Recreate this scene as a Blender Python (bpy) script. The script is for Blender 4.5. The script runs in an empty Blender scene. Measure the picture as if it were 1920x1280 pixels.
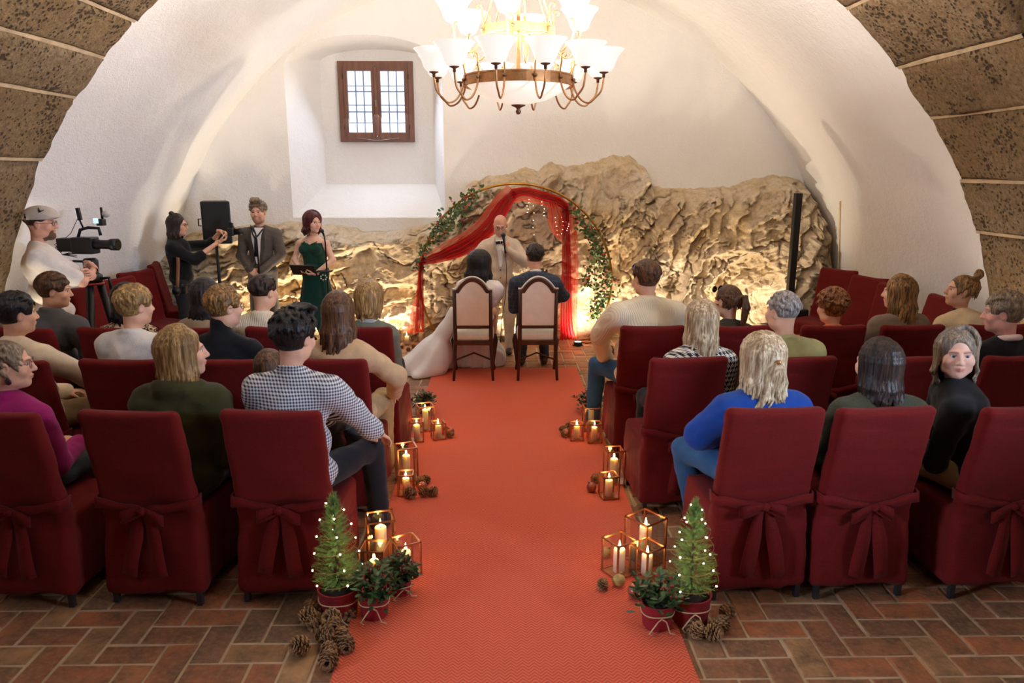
import bpy, bmesh, math, random
import numpy as np
from mathutils import Vector, Matrix
random.seed(7); rng = np.random.default_rng(7)
S = bpy.context.scene; COL = S.collection
# ------------------------------------------------------------------ camera
F_PX = 1400.0; CAM = np.array([-0.07, 0.0, 2.15])
PITCH = math.atan(318 / F_PX); YAW = math.atan(24 / F_PX) * math.cos(PITCH)
FW = np.array([math.sin(YAW)*math.cos(PITCH), math.cos(YAW)*math.cos(PITCH), -math.sin(PITCH)])
RT = np.array([math.cos(YAW), -math.sin(YAW), 0.0]); UP = np.cross(RT, FW)
cd = bpy.data.cameras.new('camera'); cam = bpy.data.objects.new('camera', cd); COL.objects.link(cam)
cd.sensor_width = 36; cd.lens = F_PX / 1920 * 36; cd.clip_start = .05
cam.matrix_world = Matrix(((RT[0], UP[0], -FW[0], CAM[0]), (RT[1], UP[1], -FW[1], CAM[1]), (RT[2], UP[2], -FW[2], CAM[2]), (0, 0, 0, 1)))
cd.dof.use_dof = True; cd.dof.focus_distance = 7.6; cd.dof.aperture_fstop = 3.5
S.camera = cam
def aty(px, py, Y):
    d = FW + (px-960)/F_PX*RT - (py-640)/F_PX*UP
    return CAM + d*(Y/d[1])
def atz(px, py, Z=0.0):
    d = FW + (px-960)/F_PX*RT - (py-640)/F_PX*UP
    return CAM + d*((Z-CAM[2])/d[2])
def xat(px, Y, z=1.0):      # world X of the pixel column px at depth Y and height z
    return float(np.interp(px, *_cols(Y, z)))
def _cols(Y, z):
    xs = np.linspace(-9, 9, 37); p = np.stack([xs, np.full(37, Y), np.full(37, z)], 1) - CAM
    return 960 + F_PX*(p @ RT)/(p @ FW), xs
# ------------------------------------------------------------------ world, exposure, large lights
W = bpy.data.worlds.new('overcast_sky'); S.world = W; W.use_nodes = True
bg = W.node_tree.nodes['Background']; bg.inputs[0].default_value = (.80, .88, 1.0, 1); bg.inputs[1].default_value = 1.6
S.view_settings.view_transform = 'Standard'; S.view_settings.look = 'None'; S.view_settings.exposure = 0.15; S.view_settings.gamma = 1
S.view_settings.use_curve_mapping = False
def area(name, loc, target, sx, sy, power, col):
    l = bpy.data.lights.new(name, 'AREA'); l.shape = 'RECTANGLE'; l.size = sx; l.size_y = sy; l.energy = power; l.color = col
    o = bpy.data.objects.new(name, l); COL.objects.link(o); o.location = loc
    o.rotation_euler = (Vector(target)-Vector(loc)).to_track_quat('-Z', 'Y').to_euler(); return o
def spot(name, loc, target, power, col, ang=90, blend=.6, rad=.04):
    l = bpy.data.lights.new(name, 'SPOT'); l.energy = power; l.color = col; l.spot_size = math.radians(ang); l.spot_blend = blend; l.shadow_soft_size = rad
    o = bpy.data.objects.new(name, l); COL.objects.link(o); o.location = loc
    o.rotation_euler = (Vector(target)-Vector(loc)).to_track_quat('-Z', 'Y').to_euler(); return o
def point(name, loc, power, col, rad=.03):
    l = bpy.data.lights.new(name, 'POINT'); l.energy = power; l.color = col; l.shadow_soft_size = rad
    o = bpy.data.objects.new(name, l); COL.objects.link(o); o.location = loc; return o
COOL = (.62, .76, 1.0); WARM = (1.0, .72, .42); LAMP = (1.0, .90, .79); CANDLE = (1.0, .55, .2)
# daylight entering by two windows in the flanks of the near bay and by the window in the far wall
area('daylight_window_right', (4.05, 1.5, 2.3), (-4.0, 7.2, 2.6), 1.0, 1.2, 95, COOL).data.spread = math.radians(70)
area('daylight_window_left', (-4.05, .9, 1.9), (2.6, 3.7, .15), .8, 1.1, 11, COOL).data.spread = math.radians(42)
area('daylight_window_far', (-1.75, 10.70, 3.0), (-1.6, 7.0, .6), .9, .9, 22, COOL)
# ------------------------------------------------------------------ helpers: objects and tags
def lin(r, g, b):
    f = lambda c: (c/255/12.92) if c/255 <= .04045 else ((c/255+.055)/1.055)**2.4
    return (f(r), f(g), f(b), 1.0)
def tag(o, label=None, cat=None, group=None, kind=None):
    if label: o['label'] = label
    if cat: o['category'] = cat
    if group: o['group'] = group
    if kind: o['kind'] = kind
    return o
def empty(name, loc=(0, 0, 0), rz=0.0, label=None, cat=None, group=None):
    o = bpy.data.objects.new(name, None); COL.objects.link(o); o.location = loc; o.rotation_euler = (0, 0, rz); o.empty_display_size = .1
    return tag(o, label, cat, group)
def copy_tree(o, parent=None):
    c = o.copy(); COL.objects.link(c); c.parent = parent
    for ch in list(o.children): copy_tree(ch, c)
    return c
def link(name, me, m, parent=None):
    o = bpy.data.objects.new(name, me); COL.objects.link(o)
    if m is not None and not me.materials: me.materials.append(m)
    if parent is not None: o.parent = parent
    return o
def np_mesh(name, V, Q, smooth=True):
    me = bpy.data.meshes.new(name); V = np.asarray(V, np.float32); Q = np.asarray(Q, np.int32)
    me.vertices.add(len(V)); me.vertices.foreach_set('co', V.ravel())
    n = Q.shape[1]; me.loops.add(Q.size); me.loops.foreach_set('vertex_index', Q.ravel())
    me.polygons.add(len(Q)); me.polygons.foreach_set('loop_start', np.arange(0, Q.size, n, dtype=np.int32))
    me.polygons.foreach_set('use_smooth', np.full(len(Q), smooth)); me.update(calc_edges=True); return me
class MB:
    def __init__(s): s.v = []; s.f = []; s.sm = []
    def add(s, V, Fc, smooth=False):
        b = len(s.v); s.v += [tuple(map(float, p)) for p in V]; s.f += [tuple(i+b for i in f) for f in Fc]; s.sm += [smooth]*len(Fc); return s
    def box(s, c, h, R=None, taper=1.0):
        P = []
        for z in (-1, 1):
            t = taper if z > 0 else 1
            for x, y in ((-1, -1), (1, -1), (1, 1), (-1, 1)): P.append(Vector((x*h[0]*t, y*h[1]*t, z*h[2])))
        if R is not None: P = [R @ p for p in P]
        P = [p+Vector(c) for p in P]
        return s.add(P, [(3, 2, 1, 0), (4, 5, 6, 7), (0, 1, 5, 4), (1, 2, 6, 5), (2, 3, 7, 6), (3, 0, 4, 7)])
    def tube(s, pts, r, n=8, cap=True, flat=1.0, closed=False):
        pts = [Vector(p) for p in pts]; m = len(pts); rs = list(r) if hasattr(r, '__len__') else [r]*m
        V = []; Fc = []; up = None
        for i, p in enumerate(pts):
            if closed: t = pts[(i+1) % m]-pts[i-1]
            else: t = pts[min(i+1, m-1)]-pts[max(i-1, 0)]
            t = t.normalized() if t.length > 1e-9 else Vector((0, 0, 1))
            if up is None: up = Vector((0, 0, 1)) if abs(t.z) < .9 else Vector((1, 0, 0))
            a = t.cross(up); a = a.normalized() if a.length > 1e-6 else t.orthogonal().normalized(); b = a.cross(t); up = b
            for k in range(n):
                an = 2*math.pi*k/n; V.append(p+a*(math.cos(an)*rs[i])+b*(math.sin(an)*rs[i]*flat))
        R = m if closed else m-1
        for i in range(R):
            j = (i+1) % m
            for k in range(n): Fc.append((i*n+k, i*n+(k+1) % n, j*n+(k+1) % n, j*n+k))
        if cap and not closed: Fc.append(tuple(range(n))[::-1]); Fc.append(tuple((m-1)*n+k for k in range(n)))
        return s.add(V, Fc, True)
    def lathe(s, prof, c=(0, 0, 0), n=20, R=None):
        V = []; Fc = []
        for (r, z) in prof:
            for k in range(n):
                a = 2*math.pi*k/n; p = Vector((r*math.cos(a), r*math.sin(a), z)); p = R @ p if R is not None else p; V.append(p+Vector(c))
        for i in range(len(prof)-1):
            for k in range(n): Fc.append((i*n+k, i*n+(k+1) % n, (i+1)*n+(k+1) % n, (i+1)*n+k))
        return s.add(V, Fc, True)
    def ball(s, c, r, n=12, R=None):
        r = r if hasattr(r, '__len__') else (r, r, r); m = n//2; V = []; Fc = []
        for i in range(m+1):
            t = math.pi*i/m
            for k in range(n):
                a = 2*math.pi*k/n; p = Vector((r[0]*math.sin(t)*math.cos(a), r[1]*math.sin(t)*math.sin(a), r[2]*math.cos(t)))
                p = R @ p if R is not None else p; V.append(p+Vector(c))
        for i in range(m):
            for k in range(n): Fc.append((i*n+k, (i+1)*n+k, (i+1)*n+(k+1) % n, i*n+(k+1) % n))
        return s.add(V, Fc, True)
    def ribbon(s, pts, side, th=.004):          # a strip with thickness: pts centre line, side = half width vectors
        pts = [Vector(p) for p in pts]; sd = [Vector(q) for q in side]; V = []; Fc = []; m = len(pts)
        for i in range(m):
            t = (pts[min(i+1, m-1)]-pts[max(i-1, 0)]); nn = t.cross(sd[i]); nn = nn.normalized()*th/2 if nn.length > 1e-9 else Vector((0, 0, th/2))
            V += [pts[i]-sd[i]-nn, pts[i]+sd[i]-nn, pts[i]+sd[i]+nn, pts[i]-sd[i]+nn]
        for i in range(m-1):
            for k in range(4): Fc.append((i*4+k, i*4+(k+1) % 4, (i+1)*4+(k+1) % 4, (i+1)*4+k))
        Fc.append((3, 2, 1, 0)); Fc.append(tuple((m-1)*4+k for k in range(4)))
        return s.add(V, Fc, True)
    def mesh(s, name):
        me = bpy.data.meshes.new(name); me.from_pydata(s.v, [], s.f); me.polygons.foreach_set('use_smooth', s.sm); me.update(); return me
    def build(s, name, m, parent=None, bevel=0):
        o = link(name, s.mesh(name), m, parent)
        if bevel:
            b = o.modifiers.new('bevel', 'BEVEL'); b.width = bevel; b.segments = 2; b.limit_method = 'ANGLE'
        return o
# ------------------------------------------------------------------ helpers: materials
def NT(name):
    m = bpy.data.materials.new(name); m.use_nodes = True; nt = m.node_tree; return m, nt, nt.nodes['Principled BSDF']
def nd(nt, t, **k):
    n = nt.nodes.new(t)
    for a, b in k.items():
        if a.startswith('i_'): n.inputs[int(a[2:])].default_value = b
        else: setattr(n, a, b)
    return n
def mth(nt, op, a, b=None):
    n = nt.nodes.new('ShaderNodeMath'); n.operation = op
    for i, q in enumerate((a, b)):
        if q is None: continue
        if isinstance(q, (int, float)): n.inputs[i].default_value = q
        else: nt.links.new(q, n.inputs[i])
    return n.outputs[0]
def mixc(nt, fac, a, b):
    n = nt.nodes.new('ShaderNodeMix'); n.data_type = 'RGBA'
    for i, q in ((0, fac), (6, a), (7, b)):
        if isinstance(q, (int, float)): n.inputs[i].default_value = q
        elif isinstance(q, tuple): n.inputs[i].default_value = q
        else: nt.links.new(q, n.inputs[i])
    return n.outputs[2]
def coords(nt, scale=(1, 1, 1), rot=(0, 0, 0)):
    tc = nt.nodes.new('ShaderNodeTexCoord'); mp = nt.nodes.new('ShaderNodeMapping'); mp.inputs['Scale'].default_value = scale; mp.inputs['Rotation'].default_value = rot
    nt.links.new(tc.outputs['Object'], mp.inputs['Vector']); return mp.outputs[0]
def noise(nt, vec, scale, detail=4, rough=.55):
    n = nd(nt, 'ShaderNodeTexNoise'); n.inputs['Scale'].default_value = scale; n.inputs['Detail'].default_value = detail; n.inputs['Roughness'].default_value = rough
    nt.links.new(vec, n.inputs['Vector']); return n.outputs[0]
def bumpn(nt, b, h, strength, dist=.01):
    n = nd(nt, 'ShaderNodeBump'); n.inputs['Strength'].default_value = strength; n.inputs['Distance'].default_value = dist
    nt.links.new(h, n.inputs['Height']); nt.links.new(n.outputs[0], b.inputs['Normal']); return n
def sc(c, k): return (min(c[0]*k, 1), min(c[1]*k, 1), min(c[2]*k, 1), 1)
def ramp(nt, fac, lo, hi):
    n = nd(nt, 'ShaderNodeMapRange'); n.inputs[1].default_value = lo; n.inputs[2].default_value = hi; nt.links.new(fac, n.inputs[0]); return n.outputs[0]
MC = {}
def pm(name, col, rough=.6, var=.18, vs=9, bump=.15, bs=120, metal=0, stretch=(1, 1, 1), sheen=0, c2=None, spec=.5, rnd=0):
    if name in MC: return MC[name]
    m, nt, b = NT(name); v = coords(nt, stretch); n1 = noise(nt, v, vs)
    c = mixc(nt, ramp(nt, n1, .3, .7), sc(col, 1-var), c2 or sc(col, 1+var))
    if rnd:
        oi = nd(nt, 'ShaderNodeObjectInfo'); h = nd(nt, 'ShaderNodeHueSaturation'); h.inputs['Hue'].default_value = .5
        nt.links.new(mth(nt, 'ADD', mth(nt, 'MULTIPLY', oi.outputs['Random'], 2*rnd), 1-rnd), h.inputs['Value']); nt.links.new(c, h.inputs['Color']); c = h.outputs[0]
    nt.links.new(c, b.inputs['Base Color']); b.inputs['Roughness'].default_value = rough; b.inputs['Metallic'].default_value = metal
    b.inputs['Specular IOR Level'].default_value = spec
    if sheen: b.inputs['Sheen Weight'].default_value = sheen
    if bump: bumpn(nt, b, noise(nt, v, bs, 3), bump, .004)
    MC[name] = m; return m
def glow(name, col, strength):
    m, nt, b = NT(name); b.inputs['Base Color'].default_value = col; b.inputs['Emission Color'].default_value = col; b.inputs['Emission Strength'].default_value = strength; return m
def hair_mat(name, dark, light, root=None):
    m, nt, b = NT(name); v = coords(nt, (1, 1, .10)); n1 = noise(nt, v, 120, 3); n2 = noise(nt, coords(nt, (1, 1, .14)), 30, 3)
    c = mixc(nt, ramp(nt, n1, .35, .65), sc(dark, .8), light); c = mixc(nt, mth(nt, 'MULTIPLY', ramp(nt, n2, .42, .62), .75), c, dark); nt.links.new(c, b.inputs['Base Color'])
    b.inputs['Roughness'].default_value = .44; b.inputs['Specular IOR Level'].default_value = .35; bumpn(nt, b, n1, .7, .006); return m
def uvw(nt):
    tc = nd(nt, 'ShaderNodeTexCoord'); sp = nd(nt, 'ShaderNodeSeparateXYZ'); nt.links.new(tc.outputs['Object'], sp.inputs[0]); return sp.outputs
def half(nt, x, p, duty=.5): return mth(nt, 'LESS_THAN', mth(nt, 'FRACT', mth(nt, 'MULTIPLY', x, 1/p)), duty)
def cloth_pattern(name, kind, a, b_, p=.02):
    m, nt, b = NT(name); X, Y, Z = uvw(nt); u = mth(nt, 'ADD', X, mth(nt, 'MULTIPLY', Y, .7))
    if kind == 'gingham':
        f = mth(nt, 'MULTIPLY', mth(nt, 'ADD', half(nt, u, p), half(nt, Z, p)), .5)
    elif kind == 'stripe': f = half(nt, mth(nt, 'ADD', Z, mth(nt, 'MULTIPLY', Y, -.6)), p)
    elif kind == 'hound':
        A = half(nt, u, p); B = half(nt, Z, p); eq = mth(nt, 'COMPARE', A, B); nt.nodes[-1].inputs[2].default_value = .1
        d = half(nt, mth(nt, 'ADD', u, Z), p/2); f = mth(nt, 'ADD', mth(nt, 'MULTIPLY', eq, A), mth(nt, 'MULTIPLY', mth(nt, 'SUBTRACT', 1.0, eq), d))
    elif kind == 'leopard':
        vo = nd(nt, 'ShaderNodeTexVoronoi'); vo.inputs['Scale'].default_value = 1/p; nt.links.new(coords(nt), vo.inputs['Vector'])
        d = vo.outputs['Distance']; f = mth(nt, 'MULTIPLY', mth(nt, 'GREATER_THAN', d, .28), mth(nt, 'LESS_THAN', d, .55))
    elif kind == 'plaid':
        f = mth(nt, 'MULTIPLY', mth(nt, 'ADD', half(nt, u, p, .12), half(nt, Z, p, .12)), .5)
    elif kind == 'spots':
        vo = nd(nt, 'ShaderNodeTexVoronoi'); vo.inputs['Scale'].default_value = 1/p; nt.links.new(coords(nt), vo.inputs['Vector']); f = mth(nt, 'LESS_THAN', vo.outputs['Distance'], .3)
    nt.links.new(mixc(nt, f, a, b_), b.inputs['Base Color']); b.inputs['Roughness'].default_value = .8; bumpn(nt, b, noise(nt, coords(nt), 150, 2), .15, .003); return m
def rib_mat(name, col, p=.012):
    m, nt, b = NT(name); X, Y, Z = uvw(nt); u = mth(nt, 'ADD', X, mth(nt, 'MULTIPLY', Y, .7)); w = mth(nt, 'SINE', mth(nt, 'MULTIPLY', u, 6.283/p))
    nt.links.new(mixc(nt, ramp(nt, w, -1, 1), sc(col, .88), col), b.inputs['Base Color']); b.inputs['Roughness'].default_value = .85; bumpn(nt, b, w, .3, .003); return m
def glass_mat(name, tint=(1, 1, 1, 1), refl=.12):
    m = bpy.data.materials.new(name); m.use_nodes = True; nt = m.node_tree; nt.nodes.clear()
    o = nd(nt, 'ShaderNodeOutputMaterial'); t = nd(nt, 'ShaderNodeBsdfTransparent'); t.inputs[0].default_value = tint; g = nd(nt, 'ShaderNodeBsdfGlossy'); g.inputs['Roughness'].default_value = .02
    lw = nd(nt, 'ShaderNodeLayerWeight'); mx = nd(nt, 'ShaderNodeMixShader')
    nt.links.new(mth(nt, 'ADD', mth(nt, 'MULTIPLY', mth(nt, 'POWER', lw.outputs['Facing'], 4.0), .6), .05), mx.inputs[0]); nt.links.new(t.outputs[0], mx.inputs[1]); nt.links.new(g.outputs[0], mx.inputs[2]); nt.links.new(mx.outputs[0], o.inputs[0]); return m
def sheer_mat(name, col, alpha):
    m = bpy.data.materials.new(name); m.use_nodes = True; nt = m.node_tree; nt.nodes.clear()
    o = nd(nt, 'ShaderNodeOutputMaterial'); t = nd(nt, 'ShaderNodeBsdfTransparent'); d = nd(nt, 'ShaderNodeBsdfDiffuse'); d.inputs[0].default_value = col
    tl = nd(nt, 'ShaderNodeBsdfTranslucent'); tl.inputs[0].default_value = col; a = nd(nt, 'ShaderNodeMixShader'); a.inputs[0].default_value = .45
    nt.links.new(d.outputs[0], a.inputs[1]); nt.links.new(tl.outputs[0], a.inputs[2]); mx = nd(nt, 'ShaderNodeMixShader'); mx.inputs[0].default_value = alpha
    nt.links.new(t.outputs[0], mx.inputs[1]); nt.links.new(a.outputs[0], mx.inputs[2]); nt.links.new(mx.outputs[0], o.inputs[0]); return m
# ------------------------------------------------------------------ helpers: signed distance modelling (surface nets)
def sinoise(P, f, seed=0, oct=3):
    r = np.random.default_rng(seed); o = np.zeros(len(P), np.float32); a = 1.0
    for i in range(oct):
        for j in range(3):
            d = r.normal(size=3); d /= np.linalg.norm(d); o += a*np.sin(P @ (d*f*(2**i))*6.283 + r.uniform(0, 6.28))/3
        a *= .5
    return o
class SDF:
    def __init__(s, lo, hi, h):
        s.lo = np.array(lo, np.float32); s.h = h; n = np.ceil((np.array(hi)-s.lo)/h).astype(int)+2; s.n = n
        s.D = np.full(n, .15, np.float32); s.ax = [s.lo[i]+h*np.arange(n[i], dtype=np.float32) for i in range(3)]
    def win(s, lo, hi):
        a = np.clip(np.floor((np.array(lo)-s.lo)/s.h).astype(int), 0, s.n); b = np.clip(np.ceil((np.array(hi)-s.lo)/s.h).astype(int)+1, 0, s.n)
        if np.any(b-a < 1): return None
        return tuple(slice(a[i], b[i]) for i in range(3))
    def grid(s, w): return s.ax[0][w[0]][:, None, None], s.ax[1][w[1]][None, :, None], s.ax[2][w[2]][None, None, :]
    def put(s, w, d, k, sub):
        A = s.D[w]
        if sub:
            d = -d
            if k <= 0: s.D[w] = np.maximum(A, d); return
            hh = np.clip(.5-.5*(d-A)/k, 0, 1); s.D[w] = d+(A-d)*hh+k*hh*(1-hh)
        else:
            if k <= 0: s.D[w] = np.minimum(A, d); return
            hh = np.clip(.5+.5*(d-A)/k, 0, 1); s.D[w] = d+(A-d)*hh-k*hh*(1-hh)
    def cap(s, a, b, ra, rb=None, k=.02, sub=False):
        rb = ra if rb is None else rb; a = np.array(a, np.float32); b = np.array(b, np.float32); pad = k+2.5*s.h+max(ra, rb)
        w = s.win(np.minimum(a, b)-pad, np.maximum(a, b)+pad)
        if w is None: return s
        x, y, z = s.grid(w); ab = b-a; L = float(ab @ ab)+1e-9
        t = np.clip(((x-a[0])*ab[0]+(y-a[1])*ab[1]+(z-a[2])*ab[2])/L, 0, 1)
        d = np.sqrt((x-a[0]-t*ab[0])**2+(y-a[1]-t*ab[1])**2+(z-a[2]-t*ab[2])**2)-(ra+(rb-ra)*t); s.put(w, d, k, sub); return s
    def ell(s, c, r, R=None, k=.02, sub=False):
        c = np.array(c, np.float32); r = np.array(r, np.float32); pad = k+2.5*s.h+(r if R is None else max(r)); w = s.win(c-pad, c+pad)
        if w is None: return s
        x, y, z = s.grid(w); x = x-c[0]; y = y-c[1]; z = z-c[2]
        if R is not None: x, y, z = (R[0][0]*x+R[1][0]*y+R[2][0]*z, R[0][1]*x+R[1][1]*y+R[2][1]*z, R[0][2]*x+R[1][2]*y+R[2][2]*z)
        k0 = np.sqrt((x/r[0])**2+(y/r[1])**2+(z/r[2])**2); k1 = np.sqrt((x/r[0]**2)**2+(y/r[1]**2)**2+(z/r[2]**2)**2)+1e-6
        s.put(w, k0*(k0-1)/k1, k, sub); return s
    def box(s, c, hf, R=None, rad=.02, k=0.0, sub=False):
        c = np.array(c, np.float32); hf = np.array(hf, np.float32); pad = k+2.5*s.h+(hf if R is None else np.linalg.norm(hf)); w = s.win(c-pad, c+pad)
        if w is None: return s
        x, y, z = s.grid(w); x = x-c[0]; y = y-c[1]; z = z-c[2]
        if R is not None: x, y, z = (R[0][0]*x+R[1][0]*y+R[2][0]*z, R[0][1]*x+R[1][1]*y+R[2][1]*z, R[0][2]*x+R[1][2]*y+R[2][2]*z)
        qx, qy, qz = np.broadcast_arrays(abs(x)-hf[0]+rad, abs(y)-hf[1]+rad, abs(z)-hf[2]+rad)
        d = np.sqrt(np.maximum(qx, 0)**2+np.maximum(qy, 0)**2+np.maximum(qz, 0)**2)+np.minimum(np.maximum(qx, np.maximum(qy, qz)), 0)-rad
        s.put(w, d, k, sub); return s
    def path(s, pts, rs, k=.01):
        for i in range(len(pts)-1): s.cap(pts[i], pts[i+1], rs[i], rs[i+1], k)
        return s
    def net(s):
        D = s.D; m = np.zeros(tuple(s.n), bool); m = D < 0
        c = np.zeros(tuple(s.n-1), np.int8)
        for i in (0, 1):
            for j in (0, 1):
                for l in (0, 1): c += m[i:s.n[0]-1+i, j:s.n[1]-1+j, l:s.n[2]-1+l]
        mix = (c > 0) & (c < 8); ci = np.argwhere(mix); idx = np.full(mix.shape, -1, np.int32); idx[mix] = np.arange(len(ci))
        acc = np.zeros((len(ci), 3), np.float32); cnt = np.zeros(len(ci), np.float32)
        cor = [np.array(q) for q in ((0,0,0),(1,0,0),(0,1,0),(1,1,0),(0,0,1),(1,0,1),(0,1,1),(1,1,1))]
        dv = [D[ci[:, 0]+q[0], ci[:, 1]+q[1], ci[:, 2]+q[2]] for q in cor]
        for a, b in ((0,1),(2,3),(4,5),(6,7),(0,2),(1,3),(4,6),(5,7),(0,4),(1,5),(2,6),(3,7)):
            x = (dv[a] < 0) != (dv[b] < 0); t = np.where(x, dv[a]/(dv[a]-dv[b]+1e-12), 0); p = cor[a]+t[:, None]*(cor[b]-cor[a]); acc += np.where(x[:, None], p, 0); cnt += x
        V = s.lo+s.h*(ci+acc/np.maximum(cnt, 1)[:, None]); Q = []
        for ax in range(3):
            o1, o2 = (ax+1) % 3, (ax+2) % 3; sl0 = [slice(None)]*3; sl1 = [slice(None)]*3; sl0[ax] = slice(0, -1); sl1[ax] = slice(1, None)
            for q in (o1, o2): sl0[q] = slice(1, -1); sl1[q] = slice(1, -1)
            A = m[tuple(sl0)]; B = m[tuple(sl1)]; e = np.argwhere(A != B)
            if not len(e): continue
            flip = A[e[:, 0], e[:, 1], e[:, 2]]; e = e.copy(); e[:, o1] += 1; e[:, o2] += 1
            def cell(d1, d2):
                q = e.copy(); q[:, o1] -= d1; q[:, o2] -= d2; return idx[q[:, 0], q[:, 1], q[:, 2]]
            f = np.stack([cell(1, 1), cell(0, 1), cell(0, 0), cell(1, 0)], 1); f[~flip] = f[~flip][:, ::-1]; Q.append(f)
        if not Q: return np.zeros((0, 3), np.float32), np.zeros((0, 4), np.int32)
        Q = np.concatenate(Q); return V.astype(np.float32), Q[(Q >= 0).all(1)]
def vnormals(V, Q):
    n = np.cross(V[Q[:, 2]]-V[Q[:, 0]], V[Q[:, 3]]-V[Q[:, 1]]); N = np.zeros_like(V)
    for i in range(4): np.add.at(N, Q[:, i], n)
    return N/(np.linalg.norm(N, axis=1)[:, None]+1e-9)
# ------------------------------------------------------------------ structure: floor of herringbone brick
XC = -.05; RV = 4.55; YB = 10.2; YR1 = 6.5; YR0 = 4.97; YF = -6.0
plaster_m, nt, b = NT('lime_plaster'); v = coords(nt)
nt.links.new(mixc(nt, ramp(nt, noise(nt, v, .8, 5), .3, .75), lin(236, 232, 227), lin(244, 242, 239)), b.inputs['Base Color']); b.inputs['Roughness'].default_value = .9
hh = mth(nt, 'ADD', noise(nt, v, 9, 6, .6), mth(nt, 'MULTIPLY', noise(nt, v, 55, 4), .5)); bumpn(nt, b, hh, .55, .03)
mortar_m = pm('mortar', lin(186, 160, 128), .95, .2, 6, .4, 60)
def brick_mat(name, island):
    m, nt, b = NT(name)
    r = nd(nt, 'ShaderNodeNewGeometry').outputs['Random Per Island'] if island else nd(nt, 'ShaderNodeObjectInfo').outputs['Random']
    cr = nd(nt, 'ShaderNodeValToRGB'); e = cr.color_ramp.elements; e[0].color = lin(142, 94, 64); e[1].color = lin(184, 140, 96)
    for p, c in ((.25, lin(168, 100, 66)), (.45, lin(124, 94, 72)), (.6, lin(184, 108, 66)), (.8, lin(150, 106, 74))):
        x = e.new(p); x.color = c
    nt.links.new(r, cr.inputs[0])
    g = nd(nt, 'ShaderNodeNewGeometry').outputs['Position']; n1 = noise(nt, g, 7, 6, .65); n2 = noise(nt, g, 38, 5, .6)
    c = mixc(nt, ramp(nt, n1, .38, .72), cr.outputs[0], lin(92, 74, 58)); c = mixc(nt, mth(nt, 'MULTIPLY', ramp(nt, n2, .45, .75), .5), c, lin(176, 136, 98))
    nt.links.new(c, b.inputs['Base Color']); b.inputs['Roughness'].default_value = .55; b.inputs['Specular IOR Level'].default_value = .35
    bumpn(nt, b, mth(nt, 'ADD', n2, n1), .45, .01); return m
floor = MB().box((0, 2.2, -.0555), (4.9, 8.4, .05)).build('floor', mortar_m); tag(floor, 'old herringbone brick floor with pale joints', kind='structure')
WB = .1435; c0 = atz(285, 1173); OX, OY = c0[0], c0[1]-WB
bmat = brick_mat('floor_brick', False); bmat2 = brick_mat('floor_brick_far', True)
def brick_geo(L, Wd, seed):
    r = random.Random(seed); t = .005; V = []
    for z, ins in ((-.03, 0), (-.004, 0), (0, t)):
        for x, y in ((-1, -1), (1, -1), (1, 1), (-1, 1)): V.append((x*(L/2-ins)+r.uniform(-.003, .003), y*(Wd/2-ins)+r.uniform(-.003, .003), z+(r.uniform(-.0015, .0015) if z == 0 else 0)))
    Fc = [(8, 9, 10, 11)]
    for i in (0, 4):
        for k in range(4): Fc.append((i+k, i+(k+1) % 4, i+4+(k+1) % 4, i+4+k))
    return V, Fc
bmeshes = []
for sd in range(6):
    V, Fc = brick_geo(2*WB-.014, WB-.014, sd); me = MB().add(V, Fc).mesh('brick'); me.materials.append(bmat); bmeshes.append(me)
bl = []
for i in range(-36, 36):
    for j in range(-36, 64):
        d = (i-j) % 4
        if d == 0: cx, cy, rz = OX+(i+1)*WB, OY+(j+.5)*WB, 0
        elif d == 3: cx, cy, rz = OX+(i+.5)*WB, OY+(j+1)*WB, math.pi/2
        else: continue
        if abs(cx) > 4.5 or cy < -1.9 or cy > 10.1: continue
        p = np.array([cx, cy, 0])-CAM; zc = p @ FW; u = 960+F_PX*(p @ RT)/zc if zc > .1 else -9999; w_ = 640-F_PX*(p @ UP)/zc if zc > .1 else 9999
        seen = -60 < u < 1980 and w_ < 1330 and abs(cx) > .74
        bl.append((0 if seen else 1, cy, cx, rz))
bl.sort(); far = MB()
for k, (ns, cy, cx, rz) in enumerate(bl):
    dz = random.uniform(-.003, .002)
    if k < 300:
        o = bpy.data.objects.new('brick', random.choice(bmeshes)); COL.objects.link(o); o.parent = floor; o.location = (cx, cy, dz); o.rotation_euler = (0, 0, rz+random.choice((0, math.pi)))
    else:
        V, Fc = brick_geo(2*WB-.014, WB-.014, k % 50); c, s_ = math.cos(rz), math.sin(rz); far.add([(x*c-y*s_+cx, x*s_+y*c+cy, z+dz) for x, y, z in V], Fc)
tag(far.build('brick_field', bmat2, floor), kind='stuff')
# carpet
m, nt, b = NT('coral_herringbone_carpet'); X, Y, Z = uvw(nt); px_ = .052
tri = mth(nt, 'ABSOLUTE', mth(nt, 'SUBTRACT', mth(nt, 'FRACT', mth(nt, 'MULTIPLY', X, 1/px_)), .5))
ph = mth(nt, 'ADD', mth(nt, 'MULTIPLY', Y, 1/.021), mth(nt, 'MULTIPLY', tri, 2.6)); w_ = mth(nt, 'SINE', mth(nt, 'MULTIPLY', ph, 6.283))
n1 = noise(nt, coords(nt), 300, 2); f_ = mth(nt, 'ADD', ramp(nt, w_, -1, 1), mth(nt, 'MULTIPLY', mth(nt, 'SUBTRACT', n1, .5), .8))
cc = mixc(nt, ramp(nt, f_, .1, .9), lin(186, 66, 42), lin(226, 108, 74)); nt.links.new(mixc(nt, mth(nt, 'MULTIPLY', ramp(nt, noise(nt, coords(nt), 1.3, 4), .4, .7), .25), cc, lin(204, 104, 82)), b.inputs['Base Color'])
b.inputs['Roughness'].default_value = .9; bumpn(nt, b, f_, .35, .004)
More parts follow.
